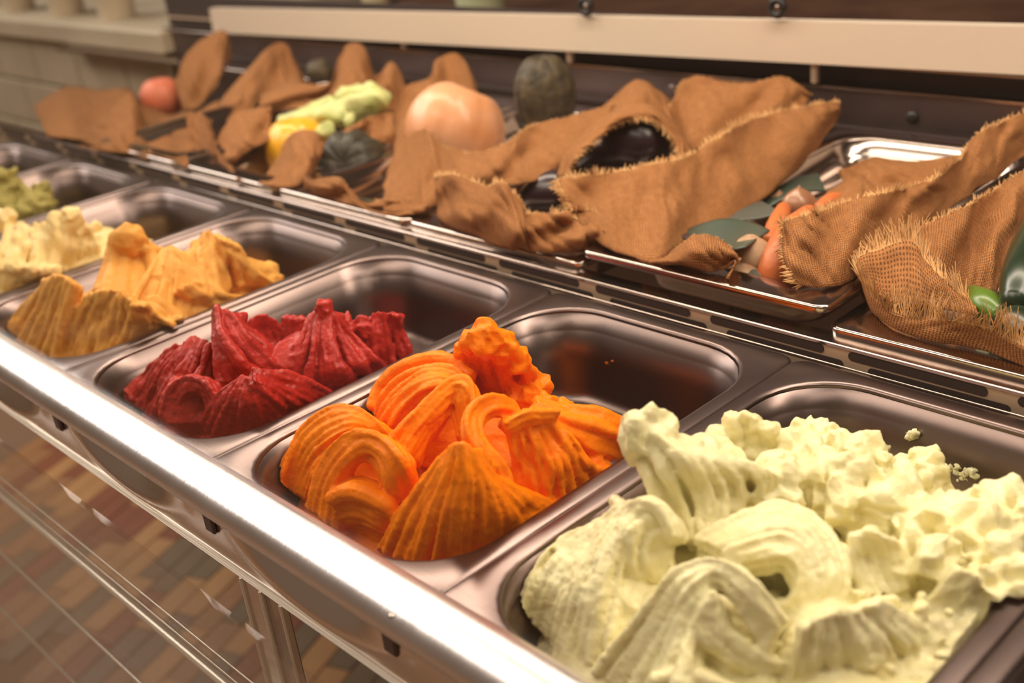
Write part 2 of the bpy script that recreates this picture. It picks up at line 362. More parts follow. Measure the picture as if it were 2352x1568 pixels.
# ------------------------------------------------------------------ gelato
PANI = [0]
ZC = np.linspace(-.068, .10, 60)
def settle(px, py, z, mar=.0215):
    """the point of the ray nearest height z that is either above the rim or inside the pan's walls"""
    d = M @ np.array([(px-1176)/F, -(py-784)/F, -1.0]); Pc = C+d*((ZC-C[2])/d[2])[:,None]
    X0 = -.2485*PANI[0]; mm = mar+.008*np.clip(-ZC, 0, .08)/.08
    o_ = np.maximum.reduce([X0+mm-Pc[:,0], Pc[:,0]-(X0+.247-mm), mm+.002-Pc[:,1], Pc[:,1]-(.345-mm), 0*ZC])
    cost = np.abs(ZC-z)+4*np.where(ZC > .006, np.maximum(o_-.035, 0), o_)
    k = int(np.argmin(cost)); return Pc[k] if cost[k] > abs(ZC[k]-z) or abs(ZC[k]-z) > .002 else at(px, py, z=z)
def bundle(mb, guides, n, T=30, rmin=.0016, rk=.53, back=2, wob=.0008, jit=.22, rmax=.02):
    Gd = []
    for g in guides:
        P = cr(np.array(g, float), T)
        Q = np.array([settle(a, b, z) for a, b, z in P])
        for _ in range(3): Q[1:-1] = .25*Q[:-2]+.5*Q[1:-1]+.25*Q[2:]
        Gd.append(Q)
    n = int(round(n*1.25)) if n > 3 else n
    if len(Gd) > 1:                                                       # unevenly spaced strands, n x T x 3
        D_ = cr(np.array(Gd), 240); u_ = np.cumsum([0]+[random.choice((.45, .7, 1, 1.5, 1.9)) for _ in range(n-1)]) if n > 5 else np.arange(n)
        S = D_[np.round(u_/u_[-1]*239).astype(int)]
    else: S = np.array(Gd)
    n = len(S)
    mid = C
    rn = np.zeros((n, T))
    for i in range(n):
        d = []
        if i > 0: d.append(np.linalg.norm(S[i]-S[i-1], axis=1))
        if i < n-1: d.append(np.linalg.norm(S[i]-S[i+1], axis=1))
        rn[i] = np.mean(d, axis=0) if d else np.full(T, .012)
    # surface normal facing the viewer and up
    for i in range(n):
        a = S[min(i+1, n-1)]-S[max(i-1, 0)] if n > 1 else np.tile([1., 0, 0], (T, 1)); t = np.gradient(S[i], axis=0)
        nr = np.cross(a, t); nl = np.linalg.norm(nr, axis=1)[:,None]; nr = nr/(nl+1e-9)
        vv = mid-S[i]; vv /= np.linalg.norm(vv, axis=1)[:,None]; sg = np.sign((nr*vv).sum(1))[:,None]; sg[sg == 0] = 1; nr = nr*sg
        nr = nr*.6+vv*.5; nr /= np.linalg.norm(nr, axis=1)[:,None]
        ph = random.random()*9; tt = np.linspace(0, 1, T)
        off = wob*(np.sin(tt*7+ph)+.6*np.sin(tt*17+ph*2))
        rad = np.clip(rk*rn[i], rmin, rmax)*(1+random.uniform(-jit, jit))*(1+.12*np.sin(tt*9+ph*3))
        lift = (random.uniform(-.3, .3)-(1.15 if n > 6 and 0 < i < n-1 and random.random() < .2 else 0)+(.45 if n > 6 and random.random() < .18 else 0))*rad
        P = S[i]+nr*(off+lift-rad*.3)[:,None]
        mb.tube(P, rad, n=9)
        for b in range(back):
            dpt = np.clip(rad*1.8, .0045, .022)+b*np.clip(rad*1.3, .006, .02)
            mb.tube(P-nr*dpt[:,None]-np.array([0,0,.5])*dpt[:,None], np.clip(rad*1.3, .0035, .022), n=7)
    return mb
def blob(mb, px, py, z, r, q=.25, sq=(1,1,1)):
    c = at(px, py, z=z); s = random.random()*20
    mb.ball(c, np.array(sq)*r, 16, 11, lambda th, ph: 1+q*mnoise.noise(Vector((math.sin(th)*math.cos(ph)*1.7+s, math.sin(th)*math.sin(ph)*1.7, math.cos(th)*1.7)))*2)
def fill(mb, x0, x1, y0, y1f, topf, zb=-.074, st=.005):
    nx = int((x1-x0)/st)+1; xs = np.linspace(x0, x1, nx); ny = 40
    V = []; 
    for lay in (0, 1):
        for x in xs:
            ye = y1f(x)
            for j in range(ny):
                y = y0+(ye-y0)*j/(ny-1); V.append((x, y, zb if lay else topf(x, y, (ye-y))))
    Fc = []; B = nx*ny
    for i in range(nx-1):
        for j in range(ny-1):
            a = i*ny+j; Fc.append((a, a+ny, a+ny+1, a+1)); Fc.append((B+a+1, B+a+ny+1, B+a+ny, B+a))
    for i in range(nx-1):
        a = i*ny; Fc.append((B+a, B+a+ny, a+ny, a)); a += ny-1; Fc.append((a, a+ny, B+a+ny, B+a))
    for j in range(ny-1):
        Fc.append((j, j+1, B+j+1, B+j)); a = (nx-1)*ny+j; Fc.append((B+a, B+a+1, a+1, a))
    mb.add(V, Fc)
def finish(mb, name, pan_i, m, label, vox=.00115, disp=((.022, .0028), (.006, .0011)), smooth=2, squash=True):
    me = bpy.data.meshes.new('tmp'); me.from_pydata([tuple(map(float, v)) for v in mb.V], [], mb.F); ob = bpy.data.objects.new('tmp', me); COL.objects.link(ob)
    r = ob.modifiers.new('r', 'REMESH'); r.mode = 'VOXEL'; r.voxel_size = vox
    s = ob.modifiers.new('s', 'SMOOTH'); s.factor = .5; s.iterations = smooth
    for (sc, st) in disp:
        tx = bpy.data.textures.new('t', 'CLOUDS'); tx.noise_scale = sc; tx.noise_depth = 2
        d = ob.modifiers.new('d', 'DISPLACE'); d.texture = tx; d.strength = st; d.mid_level = .5; d.texture_coords = 'GLOBAL'
    dg = bpy.context.evaluated_depsgraph_get(); dg.update()
    me2 = bpy.data.meshes.new_from_object(ob.evaluated_get(dg))
    bpy.data.objects.remove(ob, do_unlink=True)
    n = len(me2.vertices); co = np.zeros(n*3); me2.vertices.foreach_get('co', co); co = co.reshape(-1, 3)
    # keep what is below the rim inside the pan's walls
    X0 = -.2485*pan_i
    dep = np.clip(-co[:,2], 0, .08); ins = .0145+.004*(dep > .017)+.0095*dep/.08+.0006
    cx, cy = X0+.1235, .1775; hx = .1235-ins; hy = .1795-ins+.001
    q = co[:,:2]-np.array([cx, cy]); rr = .044
    lx = np.clip(np.abs(q[:,0])-(hx-rr), 0, None); ly = np.clip(np.abs(q[:,1])-(hy-rr), 0, None)
    dd = np.hypot(lx, ly); k = np.where(dd > rr, rr/np.maximum(dd, 1e-9), 1)
    below = co[:,2] < .004; kk = np.where(below, k, 1)
    nx_ = np.where(lx > 0, (hx-rr)+lx*kk, np.abs(q[:,0])); ny_ = np.where(ly > 0, (hy-rr)+ly*kk, np.abs(q[:,1]))
    co[:,0] = cx+np.sign(q[:,0])*nx_; co[:,1] = cy+np.sign(q[:,1])*ny_
    co[:,2] = np.maximum(co[:,2], -.0775)
    org = np.array([cx, cy, -.0775])
    me2.vertices.foreach_set('co', (co-org).ravel())
    me2.materials.clear(); me2.materials.append(m); me2.name = name
    me2.polygons.foreach_set('use_smooth', [True]*len(me2.polygons)); me2.update()
    o = link(bpy.data.objects.new(name, me2)); o.location = org
    tag(o, label, 'gelato', 'gelato in the front row pans')
    return o
def nz(x, y, s, k=0): return mnoise.noise(Vector((x*s+k, y*s, k*.37)))

# orange
mb = MB()
PANI[0] = 1
fill(mb, -.222, -.022, .03, lambda x: .215-.06*abs(x+.12)/.12, lambda x, y, e: -.055+.030*min(1, e/.03)*min(1, max(0, y-.035)/.05)+.008*nz(x, y, 30))
for q in ((850,1100,-.03,.028),(800,1120,-.035,.022),(1120,1020,-.015,.030),(1150,1090,-.025,.024),(1010,990,-.005,.028),(1000,900,-.005,.030),(1150,870,.01,.018),(780,1060,-.025,.022),(1040,1190,-.02,.03),(1280,1050,-.022,.03),(920,1180,-.035,.024),(1150,1180,-.03,.022)): blob(mb, *q, q=.12)
bundle(mb, [[(642,1105,-.035),(668,1020,-.01),(715,965,.012),(770,932,.025),(830,940,.028),(875,975,.022),(905,1020,.01)],
            [(668,1125,-.035),(700,1050,-.01),(745,1000,.012),(790,975,.022),(835,975,.022),(868,1000,.015),(890,1040,.0)],
            [(700,1145,-.035),(720,1090,-.015),(755,1050,.0),(795,1020,.01),(830,1010,.01),(855,1030,.005),(870,1060,-.005)]], 9)
bundle(mb, [[(700,1165,-.03),(728,1080,0),(775,1010,.025),(830,985,.035),(885,1005,.035),(930,1060,.03),(960,1130,.0)],
            [(735,1190,-.03),(755,1100,0),(795,1045,.02),(835,1020,.028),(875,1035,.028),(905,1090,.018),(930,1160,-.01)],
            [(775,1215,-.035),(780,1130,-.01),(810,1075,.008),(838,1050,.015),(865,1070,.012),(885,1120,0),(905,1180,-.02)]], 10)
bundle(mb, [[(760,1150,-.01),(800,1130,.0),(850,1140,.0),(890,1170,-.005),(920,1200,-.02)],[(790,1200,-.035),(820,1190,-.025),(860,1205,-.025),(900,1225,-.03)]], 4, rk=.8)
bundle(mb, [[(785,1200,-.04),(850,1215,-.035),(920,1215,-.035)],[(820,1240,-.05),(860,1255,-.05),(910,1260,-.045)]], 4)
bundle(mb, [[(1040,1025,.05),(985,1080,.03),(930,1160,.0),(868,1262,-.035)],
            [(1050,1020,.055),(1020,1100,.035),(985,1190,.005),(950,1290,-.035)],
            [(1062,1018,.057),(1065,1100,.04),(1050,1190,.012),(1040,1295,-.03)],
            [(1075,1025,.055),(1110,1100,.035),(1130,1180,.01),(1130,1265,-.025)],
            [(1085,1040,.05),(1130,1100,.03),(1200,1160,.005),(1250,1225,-.025)],
            [(1090,1055,.045),(1150,1100,.025),(1240,1140,.0),(1310,1190,-.025)]], 21, jit=.4)
bundle(mb, [[(848,930,-.01),(868,880,.008),(920,835,.025),(990,812,.035),(1050,825,.035),(1090,860,.03)],
            [(870,960,.0),(890,915,.015),(935,870,.03),(990,850,.04),(1040,855,.04),(1075,880,.035)],
            [(895,990,.005),(915,950,.02),(950,910,.033),(990,885,.042),(1030,885,.042),(1060,910,.035)]], 9)
bundle(mb, [[(890,1010,.025),(935,960,.038),(985,905,.048),(1040,865,.055),(1080,875,.055),(1090,930,.045)],
            [(920,1040,.02),(960,980,.033),(1005,930,.043),(1045,895,.05),(1065,905,.05),(1070,960,.035)],
            [(960,1060,.01),(985,1010,.02),(1015,970,.03),(1035,940,.035),(1042,960,.03),(1050,1010,.02)]], 10)
bundle(mb, [[(1070,790,.055),(1065,830,.035),(1072,870,.015),(1090,905,.0)],
            [(1100,762,.066),(1100,815,.045),(1110,860,.02),(1130,910,.0)],
            [(1130,765,.066),(1142,815,.045),(1155,870,.02),(1165,920,.0)],
            [(1160,785,.06),(1185,830,.04),(1200,880,.015),(1200,925,.0)],
            [(1180,805,.05),(1220,850,.03),(1226,890,.012),(1205,930,.0)]], 8, jit=.35)
blob(mb, 1112, 778, .062, .013); blob(mb, 1082, 785, .06, .009); blob(mb, 1150, 800, .052, .010); blob(mb, 1062, 805, .045, .007); blob(mb, 1205, 905, .008, .016, .4); blob(mb, 1190, 830, .04, .009)
bundle(mb, [[(1185,925,.045),(1135,908,.056),(1085,928,.058),(1070,980,.052),(1100,1040,.04),(1135,1090,.025),(1125,1135,.01)],
            [(1195,945,.04),(1145,935,.05),(1108,955,.05),(1108,1000,.045),(1145,1050,.035),(1170,1100,.02),(1150,1145,.01)]], 3, rk=.42, jit=.05, back=1, wob=.0005)
bundle(mb, [[(1165,960,.045),(1175,1010,.03),(1185,1080,.01),(1190,1150,-.01)],
            [(1195,945,.045),(1215,1010,.03),(1240,1080,.01),(1255,1160,-.015)],
            [(1225,935,.045),(1260,990,.03),(1295,1060,.012),(1305,1135,-.015)],
            [(1250,940,.04),(1310,1000,.025),(1350,1060,.005),(1375,1090,-.02)]], 12, jit=.45, wob=.002)
bundle(mb, [[(1160,972,.046),(1210,948,.050),(1285,944,.044)],[(1165,985,.042),(1215,962,.046),(1280,956,.04)]], 2, rk=.35, rmax=.005)
bundle(mb, [[(1230,920,.03),(1300,935,.025),(1380,948,.018),(1440,968,.008),(1462,992,-.004)],
            [(1235,945,.035),(1300,965,.025),(1370,985,.015),(1430,1010,.0),(1456,1032,-.014)],
            [(1260,960,.03),(1310,1000,.015),(1360,1030,.002),(1410,1050,-.014),(1440,1056,-.026)]], 6, jit=.3)
bundle(mb, [[(1100,1140,.0),(1160,1165,.0),(1240,1180,-.01),(1300,1200,-.03)],[(1180,1150,-.005),(1250,1150,-.012),(1320,1150,-.022)]], 3)
blob(mb, 1255, 932, .018, .009); blob(mb, 1298, 935, .02, .007); blob(mb, 1370, 1090, -.018, .013, .4)
finish(mb, 'gelato_mound', 1, G_OR, 'bright orange gelato piled in swirled folds with a tall peak at the back')

# raspberry
mb = MB()
PANI[0] = 2
fill(mb, -.470, -.271, .03, lambda x: .235-.03*abs(x+.37)/.12, lambda x, y, e: -.055+.030*min(1, e/.03)*min(1, max(0, y-.035)/.05)+.010*nz(x, y, 30, 3))
for q in ((440,930,-.02,.026),(560,900,-.015,.026),(700,840,-.01,.03),(860,790,-.01,.022),(560,820,.0,.024)): blob(mb, *q, q=.12)
bundle(mb, [[(395,800,.01),(335,850,-.012),(285,900,-.035)],[(440,775,.02),(400,840,.005),(370,910,-.02),(350,960,-.045)],[(480,790,.025),(450,860,.01),(430,930,-.015),(420,985,-.045)]], 13, jit=.4, wob=.002)
bundle(mb, [[(485,722,.045),(490,770,.035),(495,830,.02),(505,880,.005)],[(500,702,.053),(515,770,.04),(560,830,.02),(600,860,.005)],
            [(520,712,.05),(550,770,.035),(600,820,.015),(640,850,.0)],[(540,728,.045),(590,770,.025),(635,810,.01),(655,840,-.005)]], 7, jit=.15, rk=.5)
bundle(mb, [[(565,740,.02),(560,790,.005),(580,830,-.01)],[(600,722,.028),(610,780,.005),(640,830,-.01)],[(630,735,.02),(655,780,0),(665,820,-.015)]], 8)
bundle(mb, [[(720,725,.03),(690,790,.015),(660,850,-.005),(650,880,-.02)],[(735,708,.04),(725,790,.02),(720,860,.0),(715,905,-.022)],
            [(757,706,.04),(765,780,.02),(790,850,0),(815,880,-.025)],[(768,722,.035),(810,770,.015),(860,820,0),(885,848,-.018)]], 13, jit=.4)
bundle(mb, [[(850,728,.02),(835,790,.0),(840,840,-.018)],[(870,714,.027),(880,780,.005),(890,840,-.018)],[(912,725,.022),(927,770,.0),(942,812,-.015)]], 8)
blob(mb, 832, 755, .012, .009, .4); blob(mb, 790, 745, .02, .009, .4); blob(mb, 745, 708, .04, .008)
bundle(mb, [[(650,728,.018),(660,780,0),(690,830,-.01)],[(700,732,.022),(690,780,.005),(700,830,-.01)]], 5)
bundle(mb, [[(580,850,.032),(650,855,.022),(720,880,.005),(765,908,-.014)],[(585,872,.03),(640,902,.012),(690,928,-.005),(722,940,-.02)]], 4, jit=.15)
bundle(mb, [[(555,860,.025),(510,900,.01),(470,960,-.02),(450,1000,-.045)],[(565,865,.028),(545,930,.01),(530,980,-.02),(520,1012,-.045)],
            [(575,870,.028),(600,930,.008),(620,970,-.015),(630,990,-.035)],[(590,880,.025),(640,920,.008),(675,938,-.014),(690,946,-.026)]], 14, jit=.4)
bundle(mb, [[(370,955,-.02),(390,890,.005),(430,865,.015),(475,880,.015),(500,930,.0)],[(400,985,-.035),(415,920,-.005),(440,895,.005),(465,910,0),(480,960,-.02)]], 7)
finish(mb, 'gelato_mound', 2, G_RED, 'deep raspberry red gelato in ridged peaks with a hooked tip', disp=((.018, .0035), (.005, .0018)))

# mustard yellow
mb = MB()
PANI[0] = 3
fill(mb, -.720, -.519, .03, lambda x: .27-.03*abs(x+.62)/.12, lambda x, y, e: -.055+.035*min(1, e/.03)*min(1, max(0, y-.035)/.05)+.010*nz(x, y, 30, 5), st=.006)
for q in ((300,660,.0,.03),(400,680,.0,.028),(520,640,-.01,.028),(230,740,-.02,.028),(470,610,.01,.024)): blob(mb, *q, q=.12)
bundle(mb, [[(105,652,.03),(65,695,.0),(12,752,-.03)],[(135,632,.042),(110,700,.01),(70,795,-.035)],[(168,650,.038),(150,720,.01),(130,828,-.035)]], 10)
bundle(mb, [[(200,680,.025),(150,750,-.005),(120,822,-.035)],[(240,665,.035),(200,730,.005),(170,832,-.035)],[(280,670,.035),(260,740,.005),(230,828,-.03)],
            [(310,700,.03),(320,750,.005),(300,803,-.025)],[(330,700,.03),(370,740,.0),(415,768,-.022)]], 19, jit=.4, wob=.002)
bundle(mb, [[(255,570,.04),(235,620,.03),(220,670,.02)],[(295,540,.056),(280,600,.035),(270,690,.015)],[(332,568,.045),(350,600,.03),(365,650,.02)]], 6, rk=.75)
blob(mb, 300, 550, .052, .017, .15)
bundle(mb, [[(375,570,.04),(330,640,.03),(300,690,.02)],[(395,562,.045),(390,620,.03),(370,700,.01)],[(410,580,.04),(445,640,.02),(430,720,-.005)]], 8)
bundle(mb, [[(440,560,.04),(430,620,.025),(440,680,.01)],[(475,533,.05),(480,600,.03),(490,680,.005)],[(510,550,.045),(540,600,.02),(560,655,-.008)],[(545,565,.035),(585,620,.005),(640,655,-.018),(668,645,-.018)]], 13, jit=.4, wob=.002)
bundle(mb, [[(330,705,.02),(400,748,.0),(470,745,-.018)],[(360,680,.02),(430,715,.0),(520,720,-.018)],[(450,650,.02),(520,680,.0),(610,685,-.02)]], 7, jit=.5, wob=.003)
finish(mb, 'gelato_mound', 3, G_YEL, 'mustard yellow gelato in rounded peaks and stringy folds', vox=.0015, disp=((.02, .003), (.006, .0012)), smooth=5)

# cream
PANI[0] = 4; mb = MB()
fill(mb, -.982, -.756, .012, lambda x: .26, lambda x, y, e: -.03+.022*min(1, e/.03)+.012*nz(x, y, 30, 8), st=.006)
bundle(mb, [[(20,520,.03),(0,570,.02),(-60,640,.0)],[(90,515,.035),(100,580,.015),(60,660,-.012)],[(160,493,.046),(160,560,.02),(150,640,-.02)],[(205,520,.03),(222,570,.005),(242,592,-.012)]], 15, jit=.4, wob=.003)
bundle(mb, [[(-70,600,.02),(-100,690,-.01)],[(40,615,.02),(10,690,-.02)],[(130,615,.01),(110,665,-.02)]], 10, jit=.4, wob=.003)
blob(mb, 225, 520, .01, .008, .4); blob(mb, 165, 500, .045, .012, .3); blob(mb, 10, 505, .03, .014, .3)
finish(mb, 'gelato_mound', 4, G_CRM, 'pale cream gelato heaped against the left edge of the photo', vox=.0019, disp=((.018, .006), (.006, .0025)), smooth=4)
# olive
PANI[0] = 5; mb = MB()
fill(mb, -1.23, -1.005, .012, lambda x: .22, lambda x, y, e: -.03+.02*min(1, e/.03)+.012*nz(x, y, 30, 8), st=.008)
bundle(mb, [[(-60,400,.03),(-80,470,.0)],[(10,415,.03),(0,490,.0)],[(70,440,.015),(60,490,.0)],[(100,465,.005),(105,490,.0)]], 9, jit=.5, wob=.004)
blob(mb, 100, 440, .015, .012, .5); blob(mb, 105, 480, .0, .014, .5); blob(mb, 20, 420, .03, .018, .4)
finish(mb, 'gelato_mound', 5, G_GRN, 'olive green gelato in the pan behind the cream gelato', vox=.0024, disp=((.015, .008),))

# pistachio
PANI[0] = 0; mb = MB()
def ptop(x, y, e):
    c = nz(x, y, 22, 2)*.012+nz(x, y, 60, 4)*.008+abs(nz(x, y, 110, 6))*.006
    return -.062+(.052)*min(1, max(0, e)/.05)*min(1, .35+max(0, y-.03)/.06)*min(1, .35+max(0, x-.03)/.03)+c
fill(mb, .024, .228, .022, lambda x: .262+.045*math.sin((x-.02)/.2*PI*.9)+.01*nz(x, 0, 50), ptop, st=.0035)
for q in ((1380,1330,-.03,.032),(1470,1300,-.018,.026),(1640,1450,-.02,.03),(1560,1480,-.03,.03),(1620,1110,.015,.028),(1720,1040,.008,.022),(1800,1310,-.018,.03),(1920,1520,-.02,.032)): blob(mb, *q, q=.12)
bundle(mb, [[(1425,1160,.02),(1330,1215,.01),(1250,1270,-.005),(1195,1395,-.035)],[(1440,1150,.03),(1350,1240,.01),(1290,1340,-.005),(1240,1445,-.035)],
            [(1475,1150,.035),(1400,1250,.02),(1360,1370,.0),(1330,1525,-.035)],[(1510,1165,.035),(1440,1240,.02),(1420,1360,.0),(1400,1490,-.02)]], 15, jit=.4)
bundle(mb, [[(1520,1180,.03),(1450,1215,.028),(1437,1290,.01),(1480,1370,-.01)],[(1545,1215,.025),(1490,1240,.02),(1490,1300,.008),(1525,1355,-.01)],[(1550,1230,.02),(1530,1270,.01),(1555,1320,0)]], 5, jit=.2)
bundle(mb, [[(1425,1168,.028),(1480,1146,.04),(1522,1168,.038),(1548,1232,.026)],[(1450,1182,.03),(1490,1165,.036),(1515,1190,.032),(1532,1240,.02)]], 4, rk=.6)
bundle(mb, [[(1365,1545,-.03),(1480,1400,.01),(1550,1310,.03),(1640,1280,.04),(1740,1340,.035),(1805,1425,.015)],
            [(1450,1585,-.03),(1540,1420,.01),(1590,1340,.03),(1650,1310,.035),(1722,1370,.03),(1782,1455,.01)],
            [(1560,1605,-.01),(1590,1450,.01),(1618,1370,.022),(1655,1345,.025),(1700,1400,.02),(1762,1495,.0)]], 9, jit=.25)
bundle(mb, [[(1640,1360,.03),(1600,1440,.015),(1650,1500,.0),(1720,1545,-.01)],[(1660,1400,.02),(1680,1450,.01),(1740,1500,0),(1810,1535,-.01)]], 4)
bundle(mb, [[(1500,1560,-.01),(1600,1560,-.005),(1700,1590,-.01)],[(1560,1600,-.02),(1650,1620,-.02),(1720,1640,-.02)]], 3)
bundle(mb, [[(1455,1010,.055),(1490,1100,.04),(1540,1190,.02),(1560,1235,.01)],[(1488,988,.064),(1560,1060,.056),(1600,1140,.03),(1612,1235,.012)],
            [(1530,1003,.062),(1640,1060,.05),(1690,1120,.03),(1685,1185,.015)],[(1560,1020,.055),(1680,1050,.046),(1782,1090,.036),(1765,1135,.02)]], 9, jit=.3)
blob(mb, 1485, 1000, .058, .016, .3)
bundle(mb, [[(1640,990,.03),(1655,1045,.018)],[(1700,948,.044),(1720,1020,.022)],[(1762,980,.034),(1795,1050,.012)]], 5, jit=.4)
bundle(mb, [[(1600,1240,.02),(1700,1190,.03),(1800,1160,.03),(1890,1210,.025),(1945,1300,.015),(1930,1380,.005),(1850,1440,0)],
            [(1650,1260,.025),(1720,1230,.033),(1800,1210,.036),(1860,1250,.03),(1890,1320,.02),(1870,1380,.01),(1800,1420,.0)],
            [(1680,1300,.02),(1740,1280,.028),(1800,1270,.03),(1830,1300,.025),(1835,1350,.015),(1800,1390,.005),(1740,1390,.0)]], 10, jit=.3)
bundle(mb, [[(1960,1230,.025),(1960,1300,.01),(1990,1370,.0)],[(2000,1220,.032),(2040,1290,.012),(2070,1360,0)],[(2050,1240,.025),(2090,1290,.01),(2120,1330,0)]], 8)
bundle(mb, [[(1850,1440,.025),(1830,1520,.0),(1810,1610,-.03)],[(1900,1410,.033),(1900,1500,.01),(1900,1610,-.03)],[(1960,1400,.03),(2020,1480,.005),(2060,1570,-.03)],[(2020,1380,.025),(2100,1430,.0),(2190,1500,-.025)]], 13, jit=.35)
bundle(mb, [[(2200,1300,.02),(2150,1370,.005),(2130,1430,-.01)],[(2245,1320,.018),(2215,1380,.003),(2200,1450,-.015)]], 4, rk=.55)
for _ in range(230):
    x, y = random.uniform(.075, .228), random.uniform(.10, .30); r_ = random.choice((.0025, .0035, .0045, .006))
    if x+y < .21+random.uniform(-.03, .03): continue
    ye = .262+.045*math.sin((x-.02)/.2*PI*.9); 
    if y > ye-.004: continue
    s_ = random.random()*20
    mb.ball((x, y, ptop(x, y, ye-y)+.003+random.uniform(0, .006)), (r_*random.uniform(.8,1.4), r_*random.uniform(.8,1.4), r_), 10, 7, lambda th, ph: 1+.7*mnoise.noise(Vector((math.sin(th)*math.cos(ph)*1.7+s_, math.sin(th)*math.sin(ph)*1.7, math.cos(th)*1.7))))
for (a, b, z, r) in ((2130,1080,-.012,.013),(2110,1110,-.018,.016),(1850,1010,.0,.013),(1895,1010,-.002,.012),(1930,1060,-.005,.018),(2260,1190,-.004,.016),(2320,1165,-.002,.015),
                     (2350,1200,.0,.018),(2060,1100,-.02,.014),(1990,1080,-.012,.018),(1880,1120,.008,.022),(1960,1150,.005,.022),(2050,1180,.0,.022),(2150,1220,.0,.022),(2250,1270,.0,.02),
                     (2310,1330,.0,.018),(2300,1400,-.008,.016),(1830,1080,.014,.02),(2120,1290,.006,.018),(1780,1120,.02,.016)):
    blob(mb, a, b, z, r, .45)
finish(mb, 'gelato_mound', 0, G_PIS, 'pale pistachio green gelato, smooth swirls in front and crumbly at the back', vox=.0012, disp=((.018, .0035), (.005, .0016)))

# smears of gelato left on pan walls
def smear(pan_i, pts, m, lab):
    mb = MB(); X0 = -.2485*pan_i
    for (a, b, r) in pts:
        p = at(a, b, y=.3375)
        mb.ball(p-np.array([X0, 0, 0]), (r, .0022, r*.8), 9, 6, lambda th, ph: 1+.5*math.sin(ph*3+a)*math.sin(th*2+b))
    o = mb.build('gelato_smear', m, pans[pan_i]); tag(o, lab, kind='stuff')
random.seed(3)
smear(1, [(1372+random.uniform(-22,45), 850+random.uniform(-28,30), random.uniform(.0008,.0022)) for _ in range(26)], G_OR, 'orange gelato specks dried on the steel')
smear(0, [(2095,1000,.004),(2088,1004,.003),(2102,994,.003)]+[(2210+random.uniform(-28,30), 1090+random.uniform(-22,26), random.uniform(.0008,.0035)) for _ in range(22)]+[(2258,1140,.003),(2262,1125,.003)]+[(2030+random.uniform(-20,20),1030+random.uniform(-6,6),.0018) for _ in range(7)], G_PIS, 'pistachio gelato specks dried on the steel')

# ================================================================== FRONT RAIL, ACRYLIC FRAME, GLASS
fr = empty('front_rail', (-.6, -.02, 0))
mb = MB(); prof = []
for k in range(15):
    a = math.radians(75-k*11.5); prof.append((-.0135+.0235*math.cos(a+PI/2)*-1*0+(-.018*math.sin(PI/2-a)*0), 0))
cs = [(.0075, .0035), (.0045, .0065), (-.001, .0085), (-.007, .0088), (-.013, .0078), (-.019, .005), (-.0235, .0005), (-.0258, -.005), (-.0262, -.0105), (-.0242, -.0135), (-.021, -.0125), (-.0205, -.006), (-.012, .0015), (-.002, .0025), (.0072, .0012)]
XL, XR = -2.35, .62
V = []; 
xs = np.linspace(XL, XR, 24)
for x in xs: V += [(x+.6, y+.02, z) for (y, z) in cs]
n = len(cs); Fc = [(i*n+k, (i+1)*n+k, (i+1)*n+(k+1)%n, i*n+(k+1)%n) for i in range(len(xs)-1) for k in range(n)]
Fc += [tuple(range(n)), tuple(range((len(xs)-1)*n, len(xs)*n))[::-1]]
sharp(mesh('bar', V, Fc, RAIL, fr), 45)
for x in (-.965, -.4686, -.2201+.0, -.02, .23):
    o = MB().box((x+.6-.006, .0005, -.034), (x+.6+.006, .004, -.008), .0012).build('hook_tab', DARKSTEEL, fr, False)
mb = MB()
mb.ball((.0+.6, -.0055+.0, .0075), (.0022, .0022, .0012), 10, 5); mb.build('rivet', SHINY, fr)
tag(fr, 'long brushed steel rail along the front lip of the gelato pans', 'rail')

ac = empty('highlight_skirt', (-.6, -.016, -.06))
def acr(name, a, b, m): return MB().box((a[0]+.6, a[1]+.016, a[2]+.06), (b[0]+.6, b[1]+.016, b[2]+.06), .0012).build(name, m, ac, False)
NX, NZ = 520, 14; V = []
for i in range(NX+1):
    x = XL+(XR-XL)*i/NX; sx = (x/.2485) % 1.0
    for j in range(NZ+1):
        t = j/NZ; r_ = math.hypot((sx-.60)/.40, (t-.10)/.80); k = max(0, 1-r_); k = k*k*(3-2*k)  # dish shaped to give the bright and dark forms of pan corners
        ridge = math.exp(-((r_-1.0)/.10)**2)*.0012
        V.append((x+.6, -.0005+.0125*min(1, k*1.6)-ridge, -.006-.050*t+.06))
Fc = [(i*(NZ+1)+j, i*(NZ+1)+j+1, (i+1)*(NZ+1)+j+1, (i+1)*(NZ+1)+j) for i in range(NX) for j in range(NZ)]
o = mesh('highlight_relief', V, Fc, SKIRT, ac); m_ = o.modifiers.new('t', 'SOLIDIFY'); m_.thickness = .0008
for x in (-1.155, -.165, .825-.25):
    acr('upright', (x-.026, -.0175, -.62), (x-.003, -.015, -.0565), SKIRT); acr('upright', (x-.001, -.0175, -.62), (x+.0205, -.015, -.0565), ACRYL)  # steel half added to brighten the clear upright
    for dx in (-.0285, -.004, .0205):
        acr('upright_edge', (x+dx, -.020, -.62), (x+dx+.003, -.0135, -.058), ACEDGE)
acr('band_edge', (XL, -.0195, -.0585), (XR, -.0145, -.0563), ACEDGE)
for z, r in ((-.171, .0042), (-.158, .0010), (-.143, .0008), (-.278, .0020), (-.40, .002)):
    mb = MB(); mb.tube([(XL+.6, -.014, z+.06), (-.2+.6, -.014, z+.06), (XR+.6, -.014, z+.06)], r, 8); mb.build('mirrored_edge', ACEDGE, ac)  # thin rods stand for edge lines mirrored in the glass
tag(ac, 'steel skirt dished to imitate lit pan corners, with clear bright-edged uprights hanging below the steel rail', 'skirt')
gl = empty('lower_front_glass', (-.6, -.03, -.5))
